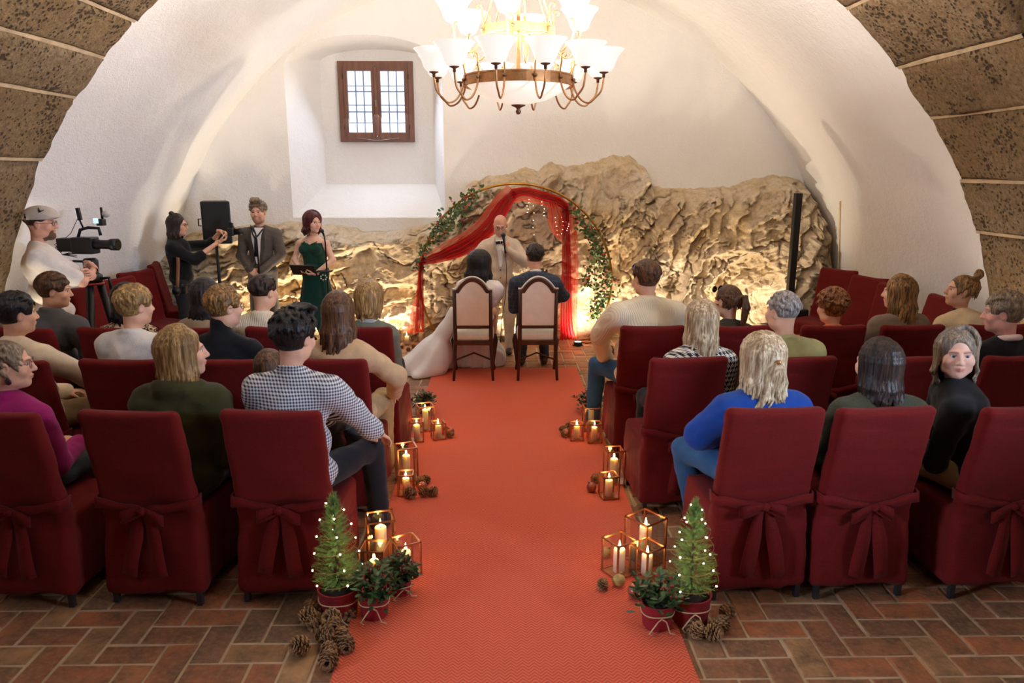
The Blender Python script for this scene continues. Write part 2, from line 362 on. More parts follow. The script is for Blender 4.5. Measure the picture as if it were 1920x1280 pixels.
carpet = MB().box((-.01, 4.0, .005), (.797, 4.1, .005)).build('carpet', m, bevel=.003); tag(carpet, 'long coral red carpet runner woven in a fine herringbone', 'carpet')
# ------------------------------------------------------------------ structure: barrel vault, rib, end walls
def barrel(name, R, y0, y1, nth=96, ny=40, amp=.012, seed=1):
    th = np.linspace(0, math.pi, nth); ys = np.linspace(y0, y1, ny); T, Yg = np.meshgrid(th, ys, indexing='ij')
    P = np.stack([XC+R*np.cos(T), Yg, R*np.sin(T)], -1).reshape(-1, 3); P0 = P.copy(); n = sinoise(P.astype(np.float32), .35, seed, 3)*amp
    P[:, 0] += np.cos(T).ravel()*n; P[:, 2] += np.sin(T).ravel()*n; i = np.arange((nth-1)*ny).reshape(nth-1, ny)[:, :-1].ravel()
    Q = np.stack([i, i+1, i+ny+1, i+ny], 1); return tag(link(name, np_mesh(name, P, Q), plaster_m), 'white lime plastered barrel vault', kind='structure')
barrel('ceiling', RV, YR1-.1, YB+.05); barrel('ceiling', RV+.12, YF, YR0+.1, seed=3)
# tuff stone
tuff, nt, b = NT('pitted_tuff'); v = coords(nt); n1 = noise(nt, v, 1.6, 6, .65); n2 = noise(nt, v, 26, 6, .7); vo = nd(nt, 'ShaderNodeTexVoronoi'); vo.inputs['Scale'].default_value = 30; vo.inputs['Randomness'].default_value = 1; nt.links.new(v, vo.inputs['Vector'])
pit = ramp(nt, mth(nt, 'ADD', mth(nt, 'MULTIPLY', vo.outputs['Distance'], .8), mth(nt, 'ADD', mth(nt, 'MULTIPLY', noise(nt, v, 5, 4, .6), 1.3), mth(nt, 'MULTIPLY', n2, .5))), .98, 1.16)
cA = mixc(nt, ramp(nt, n1, .35, .7), lin(168, 138, 100), lin(206, 180, 148)); oi = nd(nt, 'ShaderNodeObjectInfo'); cA = mixc(nt, mth(nt, 'MULTIPLY', oi.outputs['Random'], .55), cA, lin(178, 140, 84))
cA = mixc(nt, ramp(nt, n2, .3, .75), sc(lin(120, 94, 62), .9), cA); nt.links.new(mixc(nt, pit, lin(84, 60, 36), cA), b.inputs['Base Color']); b.inputs['Roughness'].default_value = .95
bumpn(nt, b, mth(nt, 'ADD', mth(nt, 'MULTIPLY', pit, 1.2), n2), 1.0, .05)
rib = tag(empty('trim_1', (0, 5.7, 0)), 'wide arch rib of pitted brown tuff blocks', kind='structure')
RR = 4.44; r7 = random.Random(5)
def rib_angle(px, py): q = aty(px, py, YR1); return math.atan2(q[2], q[0]-XC)
seen_r = [rib_angle(*q) for q in ((1866, 420), (1834, 322), (1777, 199), (1714, 101))]; seen_l = [rib_angle(*q) for q in ((234, 19), (172, 88), (118, 165), (53, 284))]
edges = [0.0, seen_r[0]*.5]+seen_r
while edges[-1] < seen_l[0]-.2: edges.append(edges[-1]+r7.uniform(.12, .165))
edges += seen_l+[math.pi-.14, math.pi]
for k in range(len(edges)-1):
    a0, a1 = edges[k]+.0025, edges[k+1]-.0025; nt_, ny = 16, 40
    T, Yg = np.meshgrid(np.linspace(a0, a1, nt_), np.linspace(YR0, YR1, ny), indexing='ij')
    A = np.stack([T*RR, Yg, np.zeros_like(T)], -1).reshape(-1, 3).astype(np.float32)
    d = sinoise(A, .9, k, 4)*.016+sinoise(A, 7, k+50, 2)*.004
    eg = np.minimum(np.minimum(T-a0, a1-T)*RR, np.minimum(Yg-YR0, YR1-Yg)).ravel(); d += .018*np.exp(-np.maximum(eg, 0)/.008)
    R_ = RR+d+r7.uniform(-.008, .008); Yv = Yg.ravel()+np.where(np.abs(Yg.ravel()-YR1) < 1e-4, sinoise(A, 2.2, k+9, 3)*.03, 0)
    P = np.stack([XC+R_*np.cos(T.ravel()), Yv-5.7, R_*np.sin(T.ravel())], -1); i = np.arange((nt_-1)*ny).reshape(nt_-1, ny)[:, :-1].ravel()
    Q = [np.stack([i, i+1, i+ny+1, i+ny], 1)]; nb = len(P); P2 = P.copy(); P2[:, 0] = XC+(RV+.25)*np.cos(T.ravel()); P2[:, 2] = (RV+.25)*np.sin(T.ravel())
    ring = list(range(0, ny))+[j*ny+ny-1 for j in range(1, nt_)]+[(nt_-1)*ny+q for q in range(ny-2, -1, -1)]+[j*ny for j in range(nt_-2, 0, -1)]
    rg = np.array(ring); rn = np.roll(rg, -1); Q.append(np.stack([rg, rg+nb, rn+nb, rn], 1))
    link('voussoir', np_mesh('voussoir', np.concatenate([P, P2]), np.concatenate(Q)), tuff, rib)
    # mortar joint strip
jm = pm('joint_mortar', lin(186, 162, 130), .95, .2, 8, .3, 60)
for e in edges[1:-1]:
    mb = MB(); V = []; Fc = []
    for q in range(31):
        y = YR0+.01+(YR1-YR0-.02)*q/30-5.7
        for s_, rr in ((-.0030, RR+.006), (.0030, RR+.006), (.0030, RR+.15), (-.0030, RR+.15)):
            V.append((XC+rr*math.cos(e+s_), y, rr*math.sin(e+s_)))
    for q in range(30):
        for k in range(4): Fc.append((q*4+k, q*4+(k+1) % 4, q*4+4+(k+1) % 4, q*4+4+k))
    mb.add(V, Fc).build('joint', jm, rib)
# far wall with the arched window niche
NX0, NX1, NZ0, NZS, NZT = -2.84, -.80, 1.55, 3.46, 3.86
IX0, IX1, IZ0, IZS, IZT = -2.52, -.98, 1.98, 3.60, 3.78; YI = 10.85
def arch_outline(x0, x1, z0, zs, zt, n=16):
    pts = [(x0, z0), (x1, z0)]; cx = (x0+x1)/2; hw = (x1-x0)/2
    for i in range(n+1):
        a = math.pi*i/n; pts.append((cx+hw*math.cos(a), zs+(zt-zs)*math.sin(a)))
    return pts
def fill_with_hole(name, outer, hole, y, m):
    bm = bmesh.new(); E = []
    for pts in (outer, hole):
        vs = [bm.verts.new((x, y, z)) for x, z in pts]; E += [bm.edges.new((vs[i], vs[(i+1) % len(vs)])) for i in range(len(vs))]
    bmesh.ops.triangle_fill(bm, use_beauty=True, use_dissolve=False, edges=E, normal=(0, -1, 0)); me = bpy.data.meshes.new(name); bm.to_mesh(me); bm.free(); return link(name, me, m)
outer = [(XC+(RV+.1)*math.cos(a), -.02+(RV+.1)*math.sin(a)) for a in np.linspace(0, math.pi, 64)]
no, ni = arch_outline(NX0, NX1, NZ0, NZS, NZT), arch_outline(IX0, IX1, IZ0, IZS, IZT)
wb = tag(fill_with_hole('wall_back', outer, no, YB, plaster_m), 'white plastered end wall above the bare rock', kind='structure')
mb = MB(); n = len(no); mb.add([(x, YB, z) for x, z in no]+[(x, YI, z) for x, z in ni], [(i, (i+1) % n, n+(i+1) % n, n+i) for i in range(n)])
nic = mb.build('window_niche', plaster_m, wb)
w0 = aty(633, 115, YI-.03); w1 = aty(778, 266, YI-.03); WX0, WX1, WZ0, WZ1 = w0[0], w1[0], w1[2], w0[2]
o = fill_with_hole('niche_back', ni, [(WX0+.03, WZ0+.03), (WX1-.03, WZ0+.03), (WX1-.03, WZ1-.03), (WX0+.03, WZ1-.03)], YI, plaster_m); o.parent = wb
wall_m = plaster_m
wf = MB().box((0, YF-.1, 2.3), (4.9, .1, 2.5)).build('wall_front', pm('dark_stone', lin(84, 70, 56), .9, .3, 3, .4, 30)); tag(wf, 'dark stone wall closing the hall behind', kind='structure')
# window
win = tag(empty('window_1', ((WX0+WX1)/2, YI-.03, WZ0)), 'small brown wooden casement window with leaded panes', kind='structure')
wood_m = pm('window_wood', lin(112, 74, 58), .5, .25, 3, .25, 40, stretch=(6, 6, 1)); lead_m = pm('lead_came', lin(120, 140, 175), .5, .1, 9, .1, 60, .3); pane_m = glass_mat('window_glass')
hw, hz = (WX1-WX0)/2, WZ1-WZ0
mb = MB(); t = .035
for c, h in (((-hw+t, 0, hz/2), (t, .05, hz/2)), ((hw-t, 0, hz/2), (t, .05, hz/2)), ((0, 0, t), (hw-2*t, .049, t)), ((0, 0, hz-t), (hw-2*t, .049, t))): mb.box(c, h)
mb.build('window_frame', wood_m, win)
for s_ in (-1, 1):
    cx = s_*(hw/2-.030); ww = hw/2-.036; mb = MB(); q = .028
    for c, h in (((cx-ww+q, -.02, hz/2), (q, .03, hz/2-.07)), ((cx+ww-q, -.02, hz/2), (q, .03, hz/2-.07)), ((cx, -.02, .07+q), (ww-2*q, .029, q)), ((cx, -.02, hz-.07-q), (ww-2*q, .029, q))): mb.box(c, h)
    cas = mb.build('casement', wood_m, win); gx0, gx1, gz0, gz1 = cx-ww+2*q, cx+ww-2*q, .07+2*q, hz-.07-2*q
    for i in range(1, 3): MB().box((gx0+(gx1-gx0)*i/3, -.005, hz/2), (.007, .010, (gz1-gz0)/2)).build('glazing_bar', lead_m, cas)
    for i, f_ in enumerate((.16, .34, .45, .67, .76)): MB().box((cx, -.005, gz0+(gz1-gz0)*f_), ((gx1-gx0)/2, .008, .008 if i % 2 else .005)).build('glazing_bar', lead_m, cas)
    for i in range(3):
        for j in range(3): MB().box((gx0+(gx1-gx0)*(i+.5)/3, .004, gz0+(gz1-gz0)*(j+.5)/3), ((gx1-gx0)/6-.003, .002, (gz1-gz0)/6-.003)).build('pane', pane_m, cas)
    for zz in (.2, hz-.2): MB().tube([(s_*(hw-.062), -.045, zz-.03), (s_*(hw-.062), -.045, zz+.03)], .008).build('hinge', pm('iron', lin(40, 36, 34), .5, .1, 5, .1), win)
MB().box((0, -.055, hz/2), (.024, .016, hz/2-.08)).build('mullion', wood_m, win, bevel=.006)
MB().box((0, -.078, hz*.48), (.008, .012, .045)).build('window_latch', pm('pewter', lin(150, 140, 135), .4, .1, 5, .1, metal=.8), win)
MB().tube([(-.3, -.06, .05), (-.05, -.065, .02), (.05, -.065, .02), (.3, -.06, .05)], .004, 6).build('stay', MC['pewter'], win)
# a roof ridge far outside, seen low in the panes
roof = MB().box((-1.2, 16, 2.1), (1.6, .6, .62), taper=.75).build('distant_roof', pm('slate', lin(96, 104, 120), .8)); tag(roof, 'grey roof seen outside through the lowest window panes', 'roof')
# ------------------------------------------------------------------ structure: the bare rock
def vnoise(x, y, seed):
    r = np.random.default_rng(seed).random((256, 256)); xi = np.floor(x).astype(int); yi = np.floor(y).astype(int); fx = x-xi; fy = y-yi; fx = fx*fx*(3-2*fx); fy = fy*fy*(3-2*fy)
    g = lambda a, b_: r[a % 256, b_ % 256]
    return (g(xi, yi)*(1-fx)+g(xi+1, yi)*fx)*(1-fy)+(g(xi, yi+1)*(1-fx)+g(xi+1, yi+1)*fx)*fy
def fbm(x, y, seed, o=5):
    s_ = 0; a = .5
    for i in range(o): s_ = s_+a*vnoise(x*2**i, y*2**i, seed+i); a *= .5
    return s_
rock_top = [(235, 560), (257, 518), (290, 482), (330, 452), (370, 430), (430, 424), (460, 418), (555, 412), (600, 418), (640, 419), (690, 432), (725, 432), (800, 418), (862, 395), (872, 350), (885, 338), (930, 325), (985, 310), (1010, 315), (1035, 298), (1060, 310), (1105, 303), (1135, 288), (1180, 289), (1212, 312), (1225, 345), (1300, 351), (1370, 346), (1420, 330), (1450, 326), (1498, 330), (1514, 360), (1530, 410), (1541, 470), (1547, 540), (1548, 600)]
tp = np.array([aty(*q, YB-.06)[[0, 2]] for q in rock_top])
nx, nz = 700, 215; xs = np.linspace(tp[0, 0], tp[-1, 0]-.01, nx); zt = np.interp(xs, tp[:, 0], np.maximum(tp[:, 1], .1)); zt = zt+(fbm(xs*9, xs*0+3.3, 4)-.5)*.10
vv = np.linspace(0, 1, nz); Xg, Vg = np.meshgrid(xs, vv, indexing='ij'); Zg = Vg*zt[:, None]
wx = fbm(Xg*1.1, Zg*1.1, 20)-.5; wz = fbm(Xg*1.1+9, Zg*1.1, 30)-.5
an = np.radians(np.interp(Xg, [-4, -1.2, .6, 1.4, 4.5], [20, 28, 40, 50, 54])); ss = Xg*np.sin(an)-Zg*np.cos(an)+wx*.55+(fbm(Xg*6, Zg*6, 23)-.5)*.10; tt = Xg*np.cos(an)+Zg*np.sin(an)+wz*.5
slab = ss*1.35+fbm(tt*.7, ss*.4, 51)*1.2; fr = slab-np.floor(slab); step = np.where(fr < .86, fr/.86, 1-(fr-.86)/.14)
sl2 = ss*4.4+fbm(tt*1.5, ss*1.5, 61)*2.6; f2 = sl2-np.floor(sl2); st2 = np.where(f2 < .8, f2/.8, 1-(f2-.8)/.2)
m2 = np.clip((fbm(Xg*1.2+4, Zg*1.2, 71)-.40)*5, 0, 1)
cel = np.abs(fbm(Xg*2.3+wx*2, Zg*2.3+wz*2, 81)-.5); crack = np.exp(-(cel/.012)**2)
sl3 = ss*11+fbm(tt*4, ss*4, 65)*4; f3 = sl3-np.floor(sl3); st3 = np.where(f3 < .75, f3/.75, 1-(f3-.75)/.25); m3 = np.clip((fbm(Xg*2.2+1, Zg*2.2+6, 77)-.42)*6, 0, 1)
rg = 1-np.abs(2*fbm(Xg*3.2+wx*3, Zg*3.2+wz*3, 97, 4)-1)*2.2
cz = ss*21+fbm(tt*9, ss*9, 66)*5; f4 = cz-np.floor(cz); st4 = np.where(f4 < .7, f4/.7, 1-(f4-.7)/.3); m4 = np.clip((fbm(Xg*3.1+11, Zg*3.1+2, 79)-.40)*6, 0, 1)
d = .17+.30*np.clip(1-Zg/2.1, 0, 1)**1.2+.20*(fbm(Xg*.55, Zg*.55, 91)-.4)+.20*step+.13*st2*m2+.065*st3*m3+.028*st4*m4+.05*np.clip(rg, -1, 1)*(1-.5*m2)+.09*(fbm(Xg*5, Zg*5, 95)-.5)+.035*(fbm(Xg*18, Zg*18, 99)-.5)-.07*crack
smooth_patch = np.exp(-(((Xg-xat(1140, 10.1, 2.2))/.55)**2+((Zg-2.15)/.40)**2)**2); d = d*(1-smooth_patch*.75)+.16*smooth_patch+.02*(fbm(Xg*14, Zg*14, 121)-.5)*smooth_patch
gx = (Xg-xat(1375, 9.9, .8))/.62; gz = (Zg-.62)/.55; hol = np.clip(1-(gx*gx+gz*gz), 0, 1); d -= .22*np.sqrt(hol)
edge = np.minimum((zt[:, None]-Zg), np.minimum(Xg-xs[0], xs[-1]-Xg)); d *= np.clip(.22+edge/.22, 0, 1); d = np.maximum(d, .012)
Pk = np.stack([Xg, YB-d, Zg-.02], -1).reshape(-1, 3); Pk[:nz, 1] = YB+.03; Pk.reshape(nx, nz, 3)[:, -1, 1] = YB+.03; Pk.reshape(nx, nz, 3)[-1, :, 1] = YB+.03
i = np.arange((nx-1)*nz).reshape(nx-1, nz)[:, :-1].ravel(); rk = np_mesh('rock_face', Pk, np.stack([i, i+nz, i+nz+1, i+1], 1))
rm, nt, b = NT('ochre_rock'); v = coords(nt); n1 = noise(nt, v, 1.4, 7, .65); n2 = noise(nt, v, 9, 8, .7); n3 = noise(nt, v, 60, 5, .7)
c = mixc(nt, ramp(nt, n1, .35, .68), lin(214, 186, 142), lin(230, 216, 194)); c = mixc(nt, ramp(nt, n2, .45, .85), c, lin(152, 118, 76)); c = mixc(nt, mth(nt, 'MULTIPLY', ramp(nt, n3, .5, .8), .6), c, lin(218, 200, 168))
nt.links.new(c, b.inputs['Base Color']); b.inputs['Roughness'].default_value = .85; bumpn(nt, b, mth(nt, 'ADD', mth(nt, 'MULTIPLY', n3, .6), n2), .9, .03)
tag(link('rock_face', rk, rm), 'rough ochre bedrock left bare along the end wall', 'rock', kind='structure')
# ------------------------------------------------------------------ red covered chairs
def fabric(name, col, dark):
    m, nt, b = NT(name); v = coords(nt); n0 = noise(nt, v, 3, 4); n1 = noise(nt, coords(nt, (260, 260, 30)), 1, 2); n2 = noise(nt, coords(nt, (30, 30, 260)), 1, 2)
    wv = mth(nt, 'ADD', n1, n2); c = mixc(nt, ramp(nt, wv, .7, 1.3), dark, col); nt.links.new(mixc(nt, ramp(nt, n0, .3, .7), c, sc(col, .85)), b.inputs['Base Color'])
    b.inputs['Roughness'].default_value = .85; b.inputs['Sheen Weight'].default_value = .03; b.inputs['Specular IOR Level'].default_value = .2; bumpn(nt, b, wv, .2, .002); return m
red_m = fabric('red_cotton', lin(114, 18, 14), lin(78, 9, 8))
def chair_bend(V):
    z = V[:, 2]; V[:, 1] += np.where(z > .46, -.12*((z-.46)/.6)**1.15, -.05*((.46-z)/.46)) * (V[:, 1] < .09)
    return V
def chair_cover(seed):
    s = SDF((-.34, -.16, .0), (.34, .56, 1.12), .0125)
    s.box((0, .0, .565), (.243, .042, .49), rad=.034, k=0); s.box((0, .23, .27), (.238, .245, .212), rad=.03, k=.02)
    V, Q = s.net(); z = V[:, 2]; N = vnormals(V, Q); sk = np.clip((.46-z)/.4, 0, 1)
    V[:, 0] *= 1+.06*sk; A = np.stack([V[:, 0]*2.2, V[:, 1]*2.2, z*.6], 1); n1 = sinoise(A, 1.6, seed, 3); n2 = sinoise(V*np.array([1, 1, 2.2], np.float32), 3.2, seed+5, 2)
    band = np.exp(-((z-.50)/.10)**2)*(V[:, 1] < .03); V += N*(n1*.012*sk+n2*.004+band*n2*.007)[:, None]
    rear = V[:, 1] < .03; V[:, 2] += np.where(rear & (z > .95), (np.abs(V[:, 0])/.25)**2*.012-.006+sinoise(V, 1.1, seed, 1)*.006, 0)
    V[:, 2] += np.where(z < .09, sinoise(V, 1.6, seed+3, 2)*.014, 0)
    return np_mesh('cover', chair_bend(V), Q)
def chair_bow(seed):
    r = random.Random(seed); parts = []; y0 = -.062
    def bend(pts): return [tuple(q) for q in chair_bend(np.array([(p[0], p[1], p[2]) for p in pts], float))]
    cx = r.uniform(-.02, .03); sag = r.uniform(.02, .045); zb = .56
    for s_ in (-1, 1):
        pts = [(s_*.250, y0+.085, zb+.004), (s_*.256, y0+.045, zb+.002), (s_*.250, y0+.012, zb)]+[(s_*.238+(cx-s_*.238)*t, y0+.006-.010*t, zb-sag*t+.004*math.sin(9*t)) for t in np.linspace(0, 1, 9)]
        parts.append(('sash', MB().ribbon(bend(pts), [(0, .004, .026)]*3+[(0, .004, .026-.013*t+.003*math.sin(7*t+seed)) for t in np.linspace(0, 1, 9)], .010).mesh('sash')))
    zk = zb-sag
    for s_ in (-1, 1):
        L = r.uniform(.10, .135); dz = r.uniform(.0, .03); pts = []; sd = []
        for t in np.linspace(0, 1, 13):
            a = t*2*math.pi; u = .5-.5*math.cos(a); pts.append((cx+s_*L*u, y0-.012-.018*math.sin(t*math.pi)*(1 if t < .5 else .3), zk-dz*u*2+.014*math.sin(a))); sd.append((0, .003, .012+.016*u))
        parts.append(('bow_loop', MB().ribbon(bend(pts), sd, .006).mesh('bow_loop')))
        xt = r.uniform(.05, .09); L2 = r.uniform(.33, .39); pts = []; sd = []
        for t in np.linspace(0, 1, 10):
            pts.append((cx+s_*(.012+xt*t**.8), y0-.012-.006*math.sin(6*t+seed), zk-L2*t)); w = .014+.022*min(1, t*2.5); sd.append((w, .003*math.sin(7*t+s_), .010*s_*t))
        parts.append(('bow_tail', MB().ribbon(bend(pts), sd, .006).mesh('bow_tail')))
    parts.append(('bow_knot', MB().ball(bend([(cx, y0-.014, zk)])[0], (.026, .020, .022), 10).mesh('bow_knot')))
    return parts
leg_m = pm('chair_leg_steel', lin(70, 70, 76), .35, .1, 5, .05, metal=.7)
chair_protos = []
for sd in (3, 11, 24):
    root = empty('covered_chair', (0, 0, 0)); link('cover', chair_cover(sd), red_m, root)
    for nme, me in chair_bow(sd): link(nme, me, red_m, root)
    for x, y in ((-.22, -.04), (.22, -.04), (-.21, .42), (.21, .42)): MB().box((x, y, .12), (.013, .013, .12)).build('leg', leg_m, root)
    chair_protos.append(root)
used_proto = set()
def covered_chair(px, Yb, label, group, rz=0.0, ztop=1.05, x=None):
    i = random.randrange(3)
    if i not in used_proto: used_proto.add(i); o = chair_protos[i]
    else: o = copy_tree(chair_protos[i])
    X = xat(px, Yb-.10, 1.0) if x is None else x
    o.location = (X, Yb, 0); o.rotation_euler = (0, 0, rz); tag(o, label, 'chair', group); return o
ROW = {'A': 3.50, 'B': 4.50, 'C': 5.45}
# ------------------------------------------------------------------ couple's chairs
walnut = pm('dark_walnut', lin(74, 40, 26), .35, .3, 4, .15, 40, stretch=(5, 5, 1)); cream = pm('cream_upholstery', lin(246, 234, 216), .8, .05, 12, .2, 220)
def throne(name):
    root = empty(name); w = .20
    def arch(ins, zs, zt, zc):
        pts = []
        for i in range(25):
            t = i/24; x = -(w-ins)+2*(w-ins)*t; u = abs(x)/(w-ins)
            z = zs if u > .80 else zs+(zt-zs)*math.cos(u/.80*math.pi/2)**.75; pts.append((x, z))
        return pts
    lean = lambda z: -.09*max(0, z-.45)/.6
    o_, i_ = arch(0, .965, 1.09, 0), arch(.032, .935, 1.055, 0); mb = MB(); V = []; Fc = []; n = len(o_)
    for (x, z), (x2, z2) in zip(o_, i_): V += [(x, lean(z)-.022, z), (x2, lean(z2)-.022, z2), (x2, lean(z2)+.022, z2), (x, lean(z)+.022, z)]
    for i in range(n-1):
        for k in range(4): Fc.append((i*4+k, i*4+(k+1) % 4, i*4+4+(k+1) % 4, i*4+4+k))
    mb.add(V, Fc + [(0, 1, 2, 3), tuple((n-1)*4+k for k in (3, 2, 1, 0))]).build('crest_rail', walnut, root, bevel=.004)
    for s_ in (-1, 1):
        mb = MB(); mb.tube([(s_*(w+.006), -.06, 0), (s_*(w-.006), -.015, .25), (s_*(w-.014), 0, .46), (s_*(w-.016), lean(.7), .7), (s_*(w-.016), lean(.96), .96)], [.014, .019, .022, .02, .02], 4); mb.build('back_post', walnut, root)
        MB().tube([(s_*(w+.02), .40, .40), (s_*(w+.03), .415, .33), (s_*(w+.02), .40, .2), (s_*(w+.008), .39, .08), (s_*(w+.01), .40, .03), (s_*(w+.01), .405, 0)], [.024, .03, .02, .013, .02, .018], 10).build('leg', walnut, root)
        MB().box((s_*(w-.005), .2, .40), (.014, .2, .032)).build('side_rail', walnut, root, bevel=.004)
    V = []; n = len(i_)
    for y in (-.018, .03):
        for x, z in i_: V.append((x, lean(z)+y, z))
        for x, z in ((w-.032, .585), (-(w-.032), .585)): V.append((x, lean(z)+y, z))
    k = n+2; Fc = [tuple(range(k))[::-1], tuple(range(k, 2*k))]+[(i, (i+1) % k, k+(i+1) % k, k+i) for i in range(k)]
    MB().add(V, Fc).build('back_panel', cream, root, bevel=.008)
    V = []
    pp = [(x*1.03, z+.01) for x, z in o_]; MB().tube([(x, lean(z)+.002, z+.004) for x, z in pp], .010, 6).build('piping', cream, root)
    MB().box((0, lean(.57), .57), (w-.03, .018, .016)).build('cross_rail', walnut, root, bevel=.003)
    s = SDF((-.3, -.04, .36), (.3, .48, .54), .012); s.box((0, .215, .455), (w+.015, .21, .05), rad=.04); V, Q = s.net(); V[:, 2] += .018*np.cos(V[:, 0]/.22*1.4)*np.cos((V[:, 1]-.2)/.22*1.4)*(V[:, 2] > .45)
    link('seat', np_mesh('seat', V, Q), cream, root); MB().box((0, -.005, .395), (w-.01, .012, .022)).build('back_rail', walnut, root); MB().box((0, .41, .395), (w+.01, .012, .03)).build('front_rail', walnut, root)
    MB().tube([(-w, .03, .2), (0, .2, .24), (w, .03, .2)], .010, 6).build('stretcher', walnut, root); return root
# ------------------------------------------------------------------ chandelier
brass = pm('aged_brass', lin(186, 132, 82), .4, .25, 20, .1, 60, metal=.65); bronze = pm('dark_bronze', lin(120, 84, 58), .45, .2, 20, .1, 60, metal=.6)
shade_m = glow('opal_glass_lit', (1, .93, .84, 1), .80); shade_m.node_tree.nodes['Principled BSDF'].inputs['Base Color'].default_value = (.25, .25, .25, 1); bowl_m = glow('alabaster_bowl_lit', (1, .90, .76, 1), .62)
cy_ = 5.6; cc_ = aty(972, 153, cy_); ZR = cc_[2]; k_ = (np.array([0, cy_, ZR])-CAM) @ FW/F_PX
ch = empty('chandelier', (cc_[0], cy_, ZR), 0, 'two-tier brass chandelier with opal bell shades hanging from the stone rib', 'chandelier')
def ring(mb, r, z, hgt, th=.012, n=56):
    V = []; Fc = []
    for k in range(n):
        a = 2*math.pi*k/n
        for rr, zz in ((r-th/2, z-hgt/2), (r+th/2, z-hgt/2), (r+th/2, z+hgt/2), (r-th/2, z+hgt/2)): V.append((rr*math.cos(a), rr*math.sin(a), zz))
    for k in range(n):
        for q in range(4): Fc.append((k*4+q, k*4+(q+1) % 4, ((k+1) % n)*4+(q+1) % 4, ((k+1) % n)*4+q))
    return mb.add(V, Fc)
R1 = 100*k_; R2 = 66*k_; Z2 = 82*k_+.02
ring(MB(), R1, 0, .058).build('lower_ring', brass, ch); ring(MB(), R1+.006, .032, .01).build('ring_bead', brass, ch); ring(MB(), R1+.006, -.032, .01).build('ring_bead', brass, ch); ring(MB(), R2, Z2, .055).build('upper_ring', brass, ch)
mb = MB(); mb.lathe([(.001, -.155), (.10, -.148), (.2, -.125), (.29, -.085), (R1-.015, -.03), (R1-.02, -.024), (.28, -.07), (.1, -.13), (.001, -.14)], n=40); mb.build('bowl', bowl_m, ch)
MB().lathe([(.001, -.225), (.012, -.222), (.020, -.205), (.012, -.188), (.018, -.178), (.05, -.165), (.052, -.158), (.001, -.155)], n=16).build('finial', bronze, ch)
MB().tube([(0, 0, -.14), (0, 0, RR-ZR-.02)], .013, 8).build('rod', brass, ch); MB().lathe([(.001, RR-ZR-.08), (.07, RR-ZR-.06), (.09, RR-ZR-.0), (.001, RR-ZR)], n=20).build('canopy', brass, ch)
for k in range(6):
    a = 2*math.pi*(k+.25)/6; MB().tube([(R2*math.cos(a), R2*math.sin(a), Z2+.03), (R2*.55*math.cos(a), R2*.55*math.sin(a), Z2+.35), (.02*math.cos(a), .02*math.sin(a), Z2+.75)], .006, 6).build('chain_bar', brass, ch)
for k in range(3):
    a = math.pi*k/3; MB().tube([(-R2*math.cos(a), -R2*math.sin(a), Z2), (R2*math.cos(a), R2*math.sin(a), Z2)], .008, 6).build('spoke', brass, ch); MB().tube([(-R1*math.cos(a), -R1*math.sin(a), .01), (R1*math.cos(a), R1*math.sin(a), .01)], .008, 6).build('spoke', brass, ch)
shade_me = MB().lathe([(.026, 0), (.05, .006), (.068, .03), (.080, .065), (.102, .11), (.132, .145), (.138, .15), (.128, .146), (.098, .112), (.074, .067), (.06, .03), (.024, .008)], n=24).mesh('shade'); shade_me.materials.append(shade_m)
cup_me = MB().lathe([(.001, -.035), (.010, -.034), (.010, -.012), (.030, -.004), (.034, .0), (.030, .006), (.001, .006)], n=14).mesh('cup'); cup_me.materials.append(bronze)
def catmull(P, n):
    P = [np.array(p, float) for p in P]; out = []
    for i in range(len(P)-1):
        a, b_, c, d = P[max(i-1, 0)], P[i], P[i+1], P[min(i+2, len(P)-1)]
        for k in range(n): t = k/n; out.append(tuple(.5*(2*b_+(c-a)*t+(2*a-5*b_+4*c-d)*t*t+(3*b_-a-3*c+d)*t**3)))
    return out+[tuple(P[-1])]
def arm(a, r, z0, rout, zout):
    c, s_ = math.cos(a), math.sin(a); prof = []
    # scroll curl above the ring, S down, then up to the cup
    for t in np.linspace(0, 1, 9): q = t*4.6; prof.append((r+.045+(.008+.022*t)*math.cos(q-1.2), z0+.135+(.008+.022*t)*math.sin(q-1.2)))
    P = [(r+.02, z0+.10), (r+.008, z0+.05), (r+.012, z0), (r+.03, z0-.07), (r+.075, z0-.135), (r+.13, z0-.155), (rout-.06, z0-.125), (rout-.015, zout-.12), (rout, zout-.03)]; P = catmull(P, 4)
    pts = [(c*x, s_*x, z) for x, z in prof+P]
    MB().tube(pts, [.006]*len(prof)+[.007]*len(P), 6).build('arm', brass, ch)
    MB().ball((c*(r+.018), s_*(r+.018), z0), .014, 8).build('rosette', bronze, ch)
    for me in (cup_me, shade_me):
        o = link(me.name.split('.')[0], me, None, ch); o.location = (c*rout, s_*rout, zout)
    point('chandelier_bulb', (cc_[0]+c*rout, cy_+s_*rout, ZR+zout+.16), 28, LAMP, .06)
for k in range(12): arm(2*math.pi*(k+.5)/12, R1, 0.0, 160*k_, .045)
for k in range(6): arm(2*math.pi*(k+.0)/6+.35, R2, Z2, 130*k_-.02, Z2+.035)
